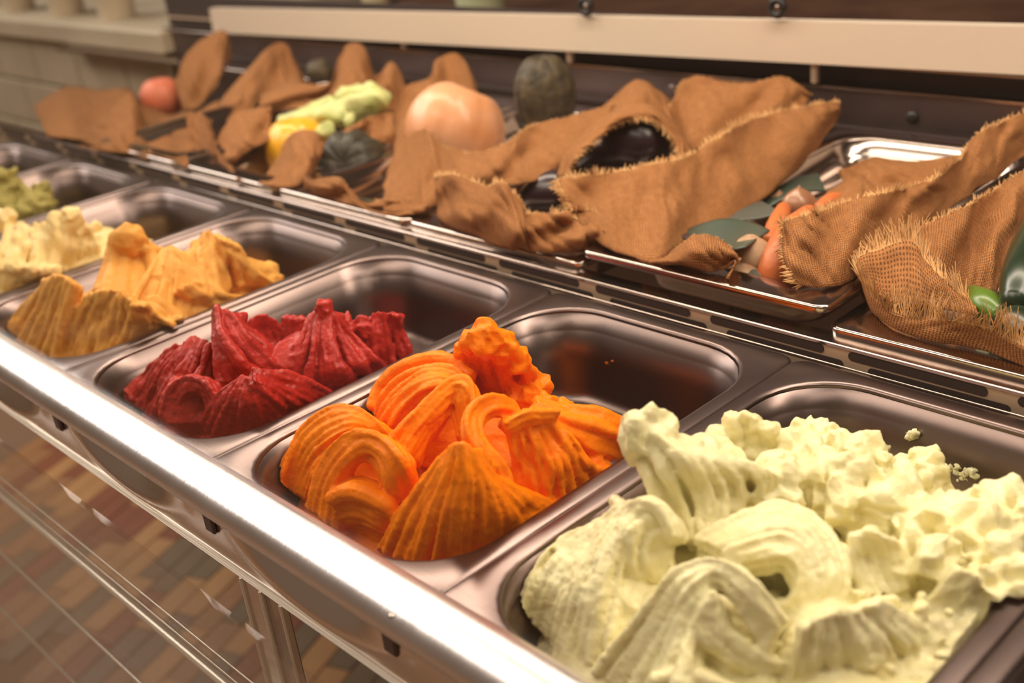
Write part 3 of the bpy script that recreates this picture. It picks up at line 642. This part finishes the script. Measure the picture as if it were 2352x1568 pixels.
MB().box((XL+.6, -.012, -.355), (XR+.6, -.007, .430)).build('pane', GLASS, gl, False); tag(gl, 'clear lower front glass of the display case below the rail', 'glass')
base = MB().box((XL, -.06, FLZ), (XR, .02, -.86), .004).build('case_plinth', mat('beige_plinth', (.42, .33, .19), .5), smooth=False); tag(base, 'beige plinth strip under the front glass of the case', 'plinth')
# sloping front window of the case
gt = empty('front_display_glass', (-.6, -.004, .008))
V = []
for (y, z) in ((0, 0), (.10, .50)):
    V += [(XL+.6, y, z), (XR+.6, y, z), (XR+.6, y+.005, z-.001), (XL+.6, y+.005, z-.001)]
mesh('pane', V, [(0,1,5,4),(2,3,7,6),(1,2,6,5),(3,0,4,7),(0,3,2,1),(4,5,6,7)], GLASS, gt, False)
tag(gt, 'clear sloping glass window rising from the front rail over the gelato', 'glass')

# ================================================================== TRAY SUPPORT
su = empty('tray_shelf_rail', (-.6, .375, -.02))
def sub(name, a, b, m, bev=.0, par=su, org=(-.6, .375, -.02)):
    return MB().box(tuple(a[i]-org[i] for i in range(3)), tuple(b[i]-org[i] for i in range(3)), bev).build(name, m, par, False)
sub('top_ledge', (XL, .3745, .008), (XR, .392, .0115), SHINY, .0006)
sub('front_face', (XL, .376, -.05), (XR, .378, .008), LIGHTSTEEL)
x = -2.2
while x < .55:
    mb = MB()
    for (zc, dx) in ((.0040, .0), (-.0048, .016)):
        a0 = x+dx; P = rrect(a0, a0+.104, zc-.0036, zc+.0036, .0035, 0, nc=5, ns=2)
        V = [(p[0]+.6, .0005, p[1]+.02) for p in P]+[(p[0]+.6, .0015, p[1]+.02) for p in P]; nn = len(P)
        mb.add(V, [tuple(range(nn))]+[(k, k+nn, (k+1)%nn+nn, (k+1)%nn) for k in range(nn)])
    mb.build('slot', HOLE, su, False); x += .124  # dark plates on the face stand for the shade inside the slots
mb = MB(); mb.tube([(XL+.6, -.009, .0190), (0, -.009, .0190), (XR+.6, -.009, .0190)], .0009, 8); mb.build('wire_rod', SHINY, su)
sub('back_ledge', (XL, .812, .004), (XR, .845, .0115), SHINY, .0006)
tag(su, 'slotted steel shelf rail between the gelato pans and the vegetable trays', 'rail')

TP = (.247, .432, .045, .026, .030, .026, .010, .035, .0045)
tl = {-1:'cut off by the right edge, with the fringed loop of burlap and green vegetables', 0:'raised steel tray with carrots, leeks and onions, third from the right', }
labs = ['shallow steel tray under the fringed burlap loop and green vegetables at the right edge',
        'shallow steel tray propped higher than its neighbours, with carrots and leek leaves on it',
        'shallow steel tray left of the raised one, under the low frayed burlap strip',
        'shallow steel tray under the dark green ribbed squash and the yellow pumpkin',
        'shallow steel tray under the tall pointed burlap folds, second from the far left end',
        'farthest shallow steel tray at the left end, under the blurred burlap']
for k in range(6):
    x0 = .0065-.2495*k; z = .0162
    if k == 1: z = .0300
    t = pan(CACHE, 't', 'vegetable_tray', x0, .3885, z, TP, SHINY, labs[k], 'tray', 'vegetable trays in the back row')
pr_ = MB().box((-.235, .470, .0118), (-.010, .480, .0252), .001).build('tray_spacer', DARKSTEEL, smooth=False); tag(pr_, 'steel spacer bar propping up the raised tray', 'bar')

# ================================================================== BACK PANEL, BOARD
bk = empty('case_back_panel', (-.6, .87, 0))
def bsub(name, a, b, m, bev=0): return sub(name, a, b, m, bev, bk, (-.6, .87, 0))
XP = float(at(405, 190, y=.868)[0])
bsub('panel', (XP, .868, -.88), (XR, .880, .060), DARKSTEEL)
bsub('panel_lip', (XP, .862, .060), (XR, .880, .0635), SHINY, .0006)
bsub('recess_shade', (XP, .885, .0), (XR, .90, .128), HOLE)  # near-black strip stands for the shade below the board
bsub('slat', (XP, .876, .084), (XR, .884, .0865), LIGHTSTEEL)
bsub('lower_slat', (XP, .860, .012), (XR, .868, .018), HOLE)
for px, py in ((2095, 270), (705, 168), (545, 155), (1545, 205)):
    p = at(px, py, y=.867); mb = MB(); mb.ball((p[0]+.6, p[1]-.87, p[2]), (.0075, .004, .0075), 14, 8); mb.build('bolt', BLACK if px == 2095 else DARKSTEEL, bk)
for px in (930, 1310, 1870):
    p = at(px, 205 if px > 1500 else (160 if px > 1000 else 130), y=.86); sub_ = MB().box((p[0]+.6-.004, -.012, .066), (p[0]+.6+.004, -.004, .092), .001).build('bracket', LIGHTSTEEL, bk, False)
tag(bk, 'dark brushed steel back panel of the case behind the burlap', 'panel')
A = [at(480,20,y=.85), at(2352,62,y=.85), at(2352,172,y=.85), at(490,75,y=.85)]
d = (A[1]-A[0])/(A[1][0]-A[0][0]); e = A[2]-A[3]; e = e/e[0]
tR, bR = A[0]+d*(.62-A[0][0]), A[3]+e*(.62-A[3][0])
mid = (A[0]+A[3])/2
Q = [A[3], bR, tR, A[0]]
V = [tuple(q-mid) for q in Q]+[tuple(q-mid+np.array([0, .018, 0])) for q in Q]
wb = mesh('white_board', V, [(0,1,2,3),(7,6,5,4),(0,4,5,1),(3,2,6,7),(1,5,6,2),(0,3,7,4)], WHITE, None, False); wb.location = mid
tag(wb, 'long cream white horizontal board across the back above the burlap', 'board')
# cabinet behind the board, with standoffs and cups
cb = empty('back_cabinet', (-.6, 1.02, -.9))
def csub(name, a, b, m, bev=0): return sub(name, a, b, m, bev, cb, (-.6, 1.02, -.9))
csub('cabinet_body', (-1.78, 1.02, -.9), (.9, 2.2, .008), WOODM)
csub('cabinet_top', (-1.79, 1.0, .008), (.9, 2.2, .018), mat('worn_brown_top', (.14, .07, .04), .8, noise=(9, .8), col2=(.06,.025,.018), spec=.15), .002)
tag(cb, 'dark brown cabinet behind the display case with a worn top', 'cabinet')
def ring(px, py, y, r, lab):
    c = at(px, py, y=y); mb = MB(); root = empty('round_standoff', c-np.array([0, 0, r]))
    mb.tube([np.array([r*math.cos(a), 0, r*math.sin(a)+r]) for a in np.linspace(0, 2*PI, 22)], .0042, 8, cap=False); mb.build('ring', BLACK, root)
    MB().ball((0, .001, r), (r*.55, .003, r*.55), 14, 8).build('centre', SHINY, root)
    tag(root, lab, 'standoff', 'round standoffs above the white board')
ring(1345, 15, .846, .0095, 'small black ring standoff above the middle of the white board')
ring(1785, 18, .846, .0085, 'small black ring standoff above the right part of the white board')
def cup(px, py, y, r, h, lab, m=CUP, z=None, gr='paper cup stacks'):
    c = at(px, py, y=y) if z is None else np.array([*at(px, py, y=y)[:2], z]); root = empty('paper_cup', c); n = 28
    rr = [(r*.78, 0), (r*.80, .004), (r, h-.008), (r*1.04, h-.006), (r*1.04, h), (r*.96, h), (r*.93, h-.02), (r*.9, h-.03)]
    V = [(a*math.cos(2*PI*k/n), a*math.sin(2*PI*k/n), z) for a, z in rr for k in range(n)]
    Fc = [(i*n+k, i*n+(k+1)%n, (i+1)*n+(k+1)%n, (i+1)*n+k) for i in range(len(rr)-1) for k in range(n)]+[tuple(range(n))[::-1]]
    sharp(mesh('cup_wall', V, Fc, m, root), 50)
    tag(root, lab, 'cup', gr)
# beige block counter at the far left with cup stacks
bl = empty('tiled_side_counter', (-2.4, 1.0, -.9))
def lsub(name, a, b, m, bev=.006): return sub(name, a, b, m, bev, bl, (-2.4, 1.0, -.9))
e0 = at(380, 72, y=.85); X1 = float(e0[0])-.012
lsub('core', (-4.2, .88, -.9), (X1-.03, 1.5, e0[2]-.055), mat('pale_grout', (.36, .29, .21), .8), 0)
lsub('counter_top', (-4.2, .84, e0[2]-.05), (X1, 1.5, e0[2]), STONE, .006)
row = 0; z = e0[2]-.056
while z > -.75:
    x = X1-.01-(row % 2)*.13
    while x > -4.0:
        lsub('tile', (x-.255, .868, z-.115), (x, .884, z), STONE, .004); x -= .262
    z -= .121; row += 1
tag(bl, 'pale beige tiled counter at the far left with paper cups on top', 'counter')
for i, (px, lab) in enumerate(((-45, 'ivory paper cup stack cut off by the left edge of the photo'), (62, 'ivory paper cup stack nearest the left edge, leftmost full one'), (170, 'ivory paper cup stack in the middle of the side counter'), (282, 'ivory paper cup stack at the right end of the side counter'))):
    cup(px, 78, .93, .052, .16, lab, z=e0[2])
c0 = .018
for (px, lab, col) in ((868, 'small bright cream cup on the dark cabinet above the board', (.75,.66,.40)), (1108, 'larger pale green-white cup on the dark cabinet above the board', (.70, .78, .50))):
    cup(px, 36, float(at(px, 36, z=c0)[1]), .034 if px < 1000 else .060, .12, lab, mat('cup_%s' % px, col, .5), z=c0, gr='cups on the cabinet')

# ================================================================== BURLAP AND VEGETABLES
_at0 = at
def grid(rows):
    out = []
    for row in rows:
        r = []
        for (a, b, y) in row:
            if y == 's': y = float(at(a, b, z=.0185)[1])
            elif y == 'r': y = float(at(a, b, z=.0325)[1])
            r.append((a, b, y))
        out.append(r)
    return out
def sheet(rows, label, fringe=(), **k): return cloth(grid(rows), label, fringe, **k)
sheet([[(2440,838,.392),(2352,794,.396),(2240,748,.398),(2150,735,.40),(2065,718,.404),(2000,676,.415),(1968,600,.45),(2020,574,.475),(2092,556,.48),(2125,600,.468),(2180,655,.456),(2238,692,.45)],
       [(2440,868,'s'),(2352,838,'s'),(2220,797,'s'),(2140,782,'s'),(2060,752,'s'),(2005,712,'s'),(1990,662,.435),(2040,690,.44),(2100,700,.442),(2150,705,.442),(2200,715,.44),(2245,722,.436)]],
      'burlap strip nearest the camera, looping round with a long frayed fringe, at the right edge', ('top',), nu=90, nv=12, flen=.023, dens=.0010, wr=.0016, fold=.004)
sheet([[(1958,602,.50),(2060,546,.53),(2180,492,.57),(2260,450,.61),(2352,395,.66),(2450,340,.7)],
       [(1985,690,.46),(2060,702,.47),(2150,708,.48),(2215,700,.49),(2275,690,.50),(2330,560,.58)]],
      'dark upright burlap sheet standing right behind the fringed loop', ('top',), nu=60, flen=.007, dens=.0018)
sheet([[(1787,512,.44),(1850,495,.47),(1950,462,.52),(2080,432,.58),(2165,402,.63),(2255,305,.74),(2352,258,.80),(2450,200,.85)],
       [(1800,590,.425),(1880,570,.44),(1965,545,.49),(2060,490,.56),(2160,455,.62),(2240,385,.70),(2330,320,.77),(2440,250,.83)],
       [(1835,655,'r'),(1900,660,'r'),(1962,640,'r'),(2010,592,.49),(2120,520,.57),(2220,452,.65),(2300,398,.72),(2420,300,.8)]],
      'long diagonal burlap band running from the carrots up to the upper right corner', ('top','left'), nu=80, nv=24, flen=.009, dens=.0013)
sheet([[(1285,410,.47),(1400,396,.50),(1480,380,.53),(1560,367,.56),(1640,322,.62),(1740,272,.70),(1850,243,.78),(1932,238,.82)],
       [(1305,460,.445),(1400,480,.46),(1490,480,.48),(1560,460,.51),(1650,410,.58),(1750,350,.66),(1855,300,.75),(1932,255,.81)],
       [(1332,522,.42),(1420,582,'r'),(1500,602,'r'),(1560,566,.455),(1660,516,.53),(1760,450,.61),(1860,362,.72),(1925,272,.80)]],
      'largest tall burlap sheet, smooth broad face rising to a pointed corner right of centre', ('top','left'), nu=80, nv=24, flen=.012, dens=.0012)
sheet([[(1470,597,.43),(1540,578,.432),(1603,537,.436),(1660,552,.434),(1694,590,.43),(1668,634,.418)],
       [(1490,604,.405),(1560,612,.402),(1620,624,.400),(1660,618,.402),(1690,600,.405),(1674,640,.405)]],
      'small arched burlap curl on the front edge of the raised tray', ('top',), nu=40, nv=12, flen=.003)
sheet([[(1278,402,.50),(1300,350,.54),(1360,286,.6),(1430,246,.65),(1500,240,.67),(1562,300,.66),(1592,362,.62)],
       [(1302,402,.48),(1332,352,.51),(1392,302,.57),(1450,276,.6),(1500,276,.62),(1545,322,.62),(1560,378,.58)]],
      'burlap hood arching over the dark purple eggplant', ('bottom',), flen=.007)
sheet([[(1375,255,.72),(1460,186,.78),(1530,222,.78),(1575,290,.75)],[(1400,310,.66),(1460,270,.68),(1530,300,.68),(1575,350,.68)]],
      'rounded burlap hump behind the hood over the eggplant')
sheet([[(1530,262,.74),(1580,180,.80),(1700,192,.82),(1800,176,.83),(1862,216,.83)],[(1560,350,.66),(1640,345,.68),(1700,330,.70),(1780,270,.76),(1850,250,.8)]],
      'crumpled burlap behind the largest sheet, just under the white board', ('top',), flen=.005)
sheet([[(995,404,.44),(1040,400,.432),(1110,424,.424),(1160,426,.424),(1198,470,.42),(1208,494,.418),(1270,491,.42),(1350,483,.43),(1392,532,.42)],
       [(1005,500,'s'),(1060,532,'s'),(1120,556,'s'),(1175,574,'s'),(1200,572,'s'),(1230,580,'s'),(1280,582,'s'),(1340,574,'s'),(1388,545,'s')]],
      'low frayed burlap strip in front of the eggplants, left of the raised tray', ('top',), nu=70, flen=.010, dens=.0013)
sheet([[(900,345,.58),(932,272,.585),(985,300,.55),(1020,335,.525),(1080,352,.515),(1160,328,.53),(1210,292,.57),(1290,272,.62),(1415,242,.69)],
       [(885,420,.50),(930,390,.50),(985,390,.48),(1020,400,.475),(1080,400,.47),(1160,385,.49),(1220,350,.53),(1290,330,.58),(1390,290,.64)],
       [(880,482,'s'),(905,490,'s'),(960,486,'s'),(1010,472,.44),(1080,452,.45),(1170,426,.47),(1230,412,.49),(1290,386,.53),(1330,335,.6)]],
      'wide burlap wrapped round the front of the big pale orange pumpkin', ('top',), nu=70, nv=26, flen=.006)
sheet([[(905,252,.72),(930,202,.75),(985,176,.78),(1000,140,.80),(1045,122,.82),(1075,150,.8),(1100,218,.78)],[(905,330,.66),(940,310,.68),(980,300,.7),(1010,290,.7),(1040,280,.72),(1070,280,.72),(1105,290,.72)]],
      'dark orange-brown burlap standing up behind the big pale orange pumpkin')
sheet([[(690,368,.47),(715,406,.44),(770,408,.432),(785,416,.43),(830,462,.42),(880,458,.425),(940,456,.43),(978,452,.44)],
       [(700,430,'s'),(740,450,'s'),(790,465,'s'),(820,476,'s'),(860,486,'s'),(900,494,'s'),(950,494,'s'),(988,482,'s')]],
      'low burlap with a torn edge in front of the dark green ribbed squash', ('top',), flen=.004)
sheet([[(612,405,.455),(642,362,.475),(672,308,.485),(722,302,.50),(748,332,.50)],[(592,424,'s'),(630,432,'s'),(668,430,'s'),(700,420,'s'),(718,402,.45)]],
      'burlap flap folded over the front of the bright yellow pumpkin')
sheet([[(745,330,.56),(790,300,.58),(850,268,.6),(905,245,.64)],[(720,385,.51),(780,345,.54),(850,325,.56),(905,330,.58)]],
      'burlap ridge between the pale green vegetable and the dark ribbed squash')
sheet([[(428,270,.50),(465,262,.52),(492,305,.50)],[(440,330,.47),(480,330,.47),(505,350,.46)],[(468,378,.44),(505,396,.435),(560,420,'s')]],
      'small pointed burlap leaf shape at the front, left of the yellow pumpkin')
sheet([[(483,352,.47),(540,264,.53),(622,242,.56)],[(490,370,.45),(555,310,.50),(622,290,.53)],[(505,400,.435),(575,345,.47),(616,325,.50)]],
      'burlap curl with a pale rolled edge left of the yellow pumpkin')
sheet([[(470,275,.62),(560,170,.7),(640,96,.8),(680,140,.8),(706,196,.78)],[(475,305,.58),(560,262,.62),(620,218,.68),(660,204,.7),(702,208,.72)]],
      'tall triangular burlap peak touching the bottom of the white board')
sheet([[(600,218,.66),(680,190,.7),(755,190,.72),(790,108,.8),(835,106,.82),(862,172,.78),(900,142,.8),(932,192,.78)],
       [(590,262,.6),(660,252,.62),(740,245,.64),(790,215,.68),(830,222,.68),(860,235,.7),(890,255,.7),(912,310,.68)]],
      'burlap with two upright points behind the pale green vegetable', nu=60)
sheet([[(403,185,.72),(440,110,.78),(515,70,.84),(532,130,.82)],[(420,255,.66),(450,250,.66),(480,222,.7),(502,192,.72)]],
      'reddish brown burlap bunch under the left end of the white board')
sheet([[(75,245,.6),(150,200,.66),(230,206,.66),(300,206,.66),(322,262,.6),(345,300,.56)],[(110,312,'s'),(180,320,'s'),(222,336,'s'),(282,342,'s'),(322,350,'s'),(350,356,'s')]],
      'blurred burlap heap at the far left end of the trays')
sheet([[(165,318,.52),(235,268,.54),(300,212,.56),(328,280,.54)],[(185,338,'s'),(240,348,'s'),(300,352,'s'),(338,366,'s')]],
      'pale blurred burlap fold at the far left, standing in front of the burlap heap', fold=.03)
sheet([[(235,230,.66),(300,222,.68),(380,262,.66),(440,255,.66)],[(250,300,.58),(320,300,.58),(390,300,.56),(440,300,.56)]],
      'blurred burlap strip just under the reddish pumpkin at the far left')
sheet([[(330,295,.6),(380,272,.62),(440,262,.6),(500,232,.64)],[(340,352,'s'),(390,366,'s'),(430,384,'s'),(458,384,.44)]],
      'pale blurred burlap in front of the reddish pumpkin at the far left')
sheet([[(1900,440,.66),(1965,402,.70),(2010,415,.70),(2110,420,.68)],[(1880,500,.58),(1960,470,.60),(2020,460,.62),(2110,440,.64)]],
      'small humped burlap piece among the onions inside the raised tray')

sheet([[(1925,395,.74),(2010,362,.78),(2110,372,.79),(2210,355,.79)],[(1950,445,.67),(2050,432,.68),(2150,420,.70),(2215,395,.73)]],  # sheet added to imitate the dark reflection inside the steel tray
      'added crumpled burlap standing for the dark reflection at the back of the raised tray')

def veg_root(name, c, lab, cat, gr=None):
    r = empty(name, c); tag(r, lab, cat, gr); return r
def squash(px, py, y, r, ribs, amp, m, lab, sm, name='pumpkin', tilt=(0,0,0), sq=(1,1,1), stem=True):
    c = at(px, py, y=y); rz = r*sq[2]; root = veg_root(name, c-np.array([0,0,rz]), lab, 'vegetable')
    def f(th, ph): return 1-amp*(abs(math.cos(ribs*ph/2))**.6)*math.sin(th)*-1-amp-.18*math.exp(-(th/.35)**2)
    mb = MB(); mb.ball((0,0,0), (r*sq[0], r*sq[1], rz), 72, 30, f); o = mb.build('body', m, root); o.location = (0,0,rz); o.rotation_euler = tilt
    if stem:
        mb = MB(); mb.tube([(0,0,rz*.78),(0,.002,rz*.95),(.004,.006,rz*1.1)], [r*.14, r*.10, r*.12], 7); s_ = mb.build('stem', sm, root); s_.location = (0,0,rz); s_.rotation_euler = tilt
    return root
STEM = mat('dry_stem', (.35,.28,.12), .8)
PUMP = mat('pale_orange_pumpkin_skin', (.74,.37,.20), .42, noise=(22,.75), col2=(.66,.25,.08), coat=.25, bump=[(60,.15,.002)])
squash(1045, 300, .625, .064, 9, .03, PUMP, 'large smooth pale orange pumpkin half wrapped in burlap', STEM, tilt=(-.5,.2,0), sq=(1.02,1,1), stem=False)
REDP = mat('reddish_pumpkin_skin', (.72,.20,.10), .5, noise=(14,.5), col2=(.5,.10,.05))
squash(372, 225, .70, .042, 8, .05, REDP, 'blurred reddish orange pumpkin at the far left', STEM, stem=False)
DKSQ = mat('dark_green_squash_skin', (.022,.020,.016), .5, noise=(75,1.0), col2=(.06,.05,.03), coat=.05, spec=.3, bump=[(90,.4,.002)])
nt = DKSQ.node_tree
squash(806, 392, .52, .054, 10, .13, DKSQ, 'dark green ribbed squash with yellow flecks sitting low in burlap', STEM, name='ribbed_squash', tilt=(.9,.5,.3), sq=(1,1,.9), stem=False)
TALL = mat('warty_dark_squash_skin', (.030,.022,.012), .6, noise=(60,1.0), col2=(.10,.07,.03), bump=[(60,.9,.006)])
squash(1252, 218, .74, .043, 9, .05, TALL, 'tall dark mottled squash behind the big pale orange pumpkin', STEM, name='mottled_squash', sq=(.95,.95,1.35), stem=False)
squash(735, 165, .80, .024, 8, .06, TALL, 'small dark green squash just visible between two burlap peaks under the white board', STEM, name='green_squash', stem=False)
YEL = mat('bright_yellow_pumpkin_skin', (.88,.45,.02), .35, noise=(12,.5), col2=(.8,.36,.01), coat=.3)
FLESH = mat('pale_green_flesh', (.62,.62,.26), .55, noise=(40,.9), col2=(.42,.50,.14), sss=.15, bump=[(120,.5,.003)])
yr = squash(685, 345, .54, .050, 10, .05, YEL, 'bright yellow pumpkin showing between burlap folds, pale green piece on it', STEM, name='yellow_pumpkin', sq=(1.0,.9,1.0), stem=False)
c = at(762, 258, y=.60); gr = veg_root('cut_green_vegetable', c-np.array([0,0,.02]), 'pale green cut vegetable with ragged flesh lying on the yellow pumpkin', 'vegetable')
mb = MB()
def pv(a, b, y): return at(a, b, y=y)-(c-np.array([0,0,.02]))
for (p0, p1, y0_, y1_, r0) in (((655,282),(800,262),.575,.60,.0165),((740,268),(885,228),.60,.625,.0175),((775,222),(862,208),.63,.64,.0115),((748,282),(752,312),.565,.56,.0115),((800,262),(806,288),.575,.57,.009),((690,268),(770,236),.59,.61,.010)):
    mb.tube([pv(*p0, y0_)*(1-t)+pv(*p1, y1_)*t for t in np.linspace(0, 1, 26)], [r0*(.6+.4*math.sin(PI*min(1,max(0,t*1.0)))**.3) for t in np.linspace(.02, .98, 26)], 18)
V_ = []
for v in mb.V:
    p = Vector(v); V_.append(tuple(p+mnoise.noise_vector(p*45)*.007+mnoise.noise_vector(p*120)*.002))
mb.V = V_
mb.build('flesh', FLESH, gr)
EGG = mat('dark_purple_eggplant_skin', (.022,.008,.012), .3, coat=.25)
def long_veg(name, P, R_, m, lab, cat='vegetable', tipm=None, gr=None):
    Q = np.array([at(a, b, y=y) for a, b, y in P]); Q = cr(Q, 24); org = Q.mean(0); org[2] = Q[:,2].min()-max(R_)
    root = veg_root(name, org, lab, cat, gr); rr = cr(np.array(R_, float).reshape(-1,1), 24)[:,0]
    mb = MB(); mb.tube(Q-org, rr, 20); mb.build('body', m, root)
    if tipm:
        mb = MB(); mb.ball(Q[0]-org+(Q[0]-Q[2])/np.linalg.norm(Q[0]-Q[2])*rr[0]*.9, .0028, 8, 6); mb.build('stem_scar', tipm, root)
    return root
long_veg('eggplant', [(1340,380,.60),(1400,345,.61),(1470,325,.63),(1530,330,.65)], [.010,.026,.034,.020], EGG, 'glossy dark purple eggplant under the burlap hood')
long_veg('eggplant', [(1190,480,.50),(1240,455,.50),(1290,445,.51),(1330,455,.52)], [.010,.022,.026,.014], EGG, 'dark purple eggplant low down behind the frayed strip')
long_veg('dark_lump', [(540,400,.50),(570,372,.51),(600,360,.52)], [.010,.017,.012], EGG, 'nearly black lump in the hollow of the burlap left of the yellow pumpkin')  # dark rounded body filling the hollow of the burlap curl
ZUC = mat('dark_green_zucchini_skin', (.006,.020,.007), .3, noise=(50,.6), col2=(.012,.035,.010), coat=.25)
LGR = mat('bright_green_pepper_skin', (.09,.17,.012), .35, coat=.3)
long_veg('zucchini', [(2330,700,.445),(2355,640,.475),(2388,570,.53),(2415,500,.6)], [.010,.017,.020,.019], ZUC, 'glossy dark green zucchini pointing at the camera at the right edge', tipm=STEM)
long_veg('zucchini', [(2380,770,.42),(2330,745,.43),(2290,735,.435)], [.014,.014,.006], ZUC, 'second dark green zucchini lying lower behind the long fringe')
long_veg('green_pepper', [(2235,672,.475),(2262,700,.455),(2300,725,.445)], [.006,.0115,.008], LGR, 'bright light green pepper behind the fringe of the burlap loop')
CAR = mat('orange_carrot_skin', (.58,.16,.04), .45, noise=(50,.6), col2=(.5,.11,.03), bump=[(200,.4,.001)])
long_veg('carrot', [(1765,655,.43),(1795,600,.445),(1825,545,.48),(1860,500,.54)], [.013,.0165,.017,.012], CAR, 'thick orange carrot in front of the diagonal burlap band', gr=None)
long_veg('carrot', [(1770,560,.50),(1785,520,.53),(1800,480,.57)], [.008,.010,.007], CAR, 'thinner reddish carrot behind the thick one')
long_veg('carrot', [(1880,480,.60),(1910,462,.62),(1950,455,.64)], [.006,.008,.005], CAR, 'small orange carrot end above the diagonal burlap band')
ONI = mat('brown_onion_skin', (.36,.17,.085), .35, noise=(30,.8), col2=(.22,.08,.04), coat=.3)
GAR = mat('pale_root_skin', (.48,.31,.18), .5, noise=(45,.9), col2=(.30,.15,.07), bump=[(80,.5,.003)])
def onion(px, py, y, r, lab, m=ONI, name='onion', sq=(1,1,.9)):
    c = at(px, py, y=y); root = veg_root(name, c-np.array([0,0,r*sq[2]]), lab, 'vegetable')
    def f(th, ph): return 1+.16*math.exp(-(th/.3)**2)+.03*math.sin(5*ph)*math.sin(th)
    MB().ball((0,0,r*sq[2]), (r*sq[0], r*sq[1], r*sq[2]), 30, 18, f).build('body', m, root)
    if m is not ONI: return root
    mb = MB(); mb.tube([(0,0,r*sq[2]*2.0),(0,.001,r*sq[2]*2.25)], [r*.14, r*.06], 6); mb.build('neck', m, root)
onion(1835, 470, .60, .0165, 'round brown onion above the leek leaf, right one of two')
onion(1790, 472, .63, .014, 'smaller brown onion half hidden at the left of the round one')
onion(1725, 600, .455, .021, 'pale lumpy root beside the thick carrot', GAR, 'celery_root', (1.1,1,1.0))
onion(1705, 632, .43, .013, 'small pale root at the front below the lumpy one', GAR, 'parsnip_end', (1.2,1,.7))
LEEK = mat('blue_green_leek_leaf', (.050,.070,.052), .42, noise=(20,.6), col2=(.045,.075,.05), coat=.2)
LEEK2 = mat('grey_green_leek_leaf', (.085,.092,.075), .5)
def leaf(rows, m, lab, th=.0016):
    G = np.array([[at(a, b, y=y) for (a, b, y) in row] for row in grid(rows)]); nv, nu = 14, 40
    G = cr(G, nv); G = np.swapaxes(cr(np.swapaxes(G,0,1), nu),0,1); org = G.reshape(-1,3).mean(0); org[2] = G[...,2].min()
    root = veg_root('leek_leaf', org, lab, 'leaf', 'leek leaves on the raised tray')
    o = mesh('blade', G.reshape(-1,3)-org, [(j*nu+i, j*nu+i+1, (j+1)*nu+i+1, (j+1)*nu+i) for j in range(nv-1) for i in range(nu-1)], m, root)
    s_ = o.modifiers.new('t', 'SOLIDIFY'); s_.thickness = th
leaf([[(1512,512,.475),(1500,535,.47),(1530,562,.47),(1590,525,.49),(1660,505,.50),(1730,515,.50),(1768,532,.49)],
      [(1522,520,.468),(1512,545,.46),(1535,575,.455),(1590,575,.455),(1640,580,.45),(1685,576,.428),(1712,570,.424)]], LEEK, 'curled blue-green leek leaf in front of the largest burlap sheet')
leaf([[(1660,490,.56),(1700,470,.58),(1745,462,.60)],[(1680,510,.53),(1735,505,.54),(1796,492,.56)]], LEEK2, 'flat grey-green leek leaf lying behind the curled one')
leaf([[(1745,440,.64),(1800,415,.68),(1880,400,.7)],[(1760,480,.6),(1830,445,.63),(1895,440,.66)]], LEEK, 'darkest leek leaf, in the shade of the largest burlap sheet')
leaf([[(1680,650,.42),(1710,625,.43),(1740,622,.43)],[(1700,650,.41),(1730,648,.412),(1752,640,.415)]], LEEK2, 'short leek leaf tip at the front edge of the raised tray')
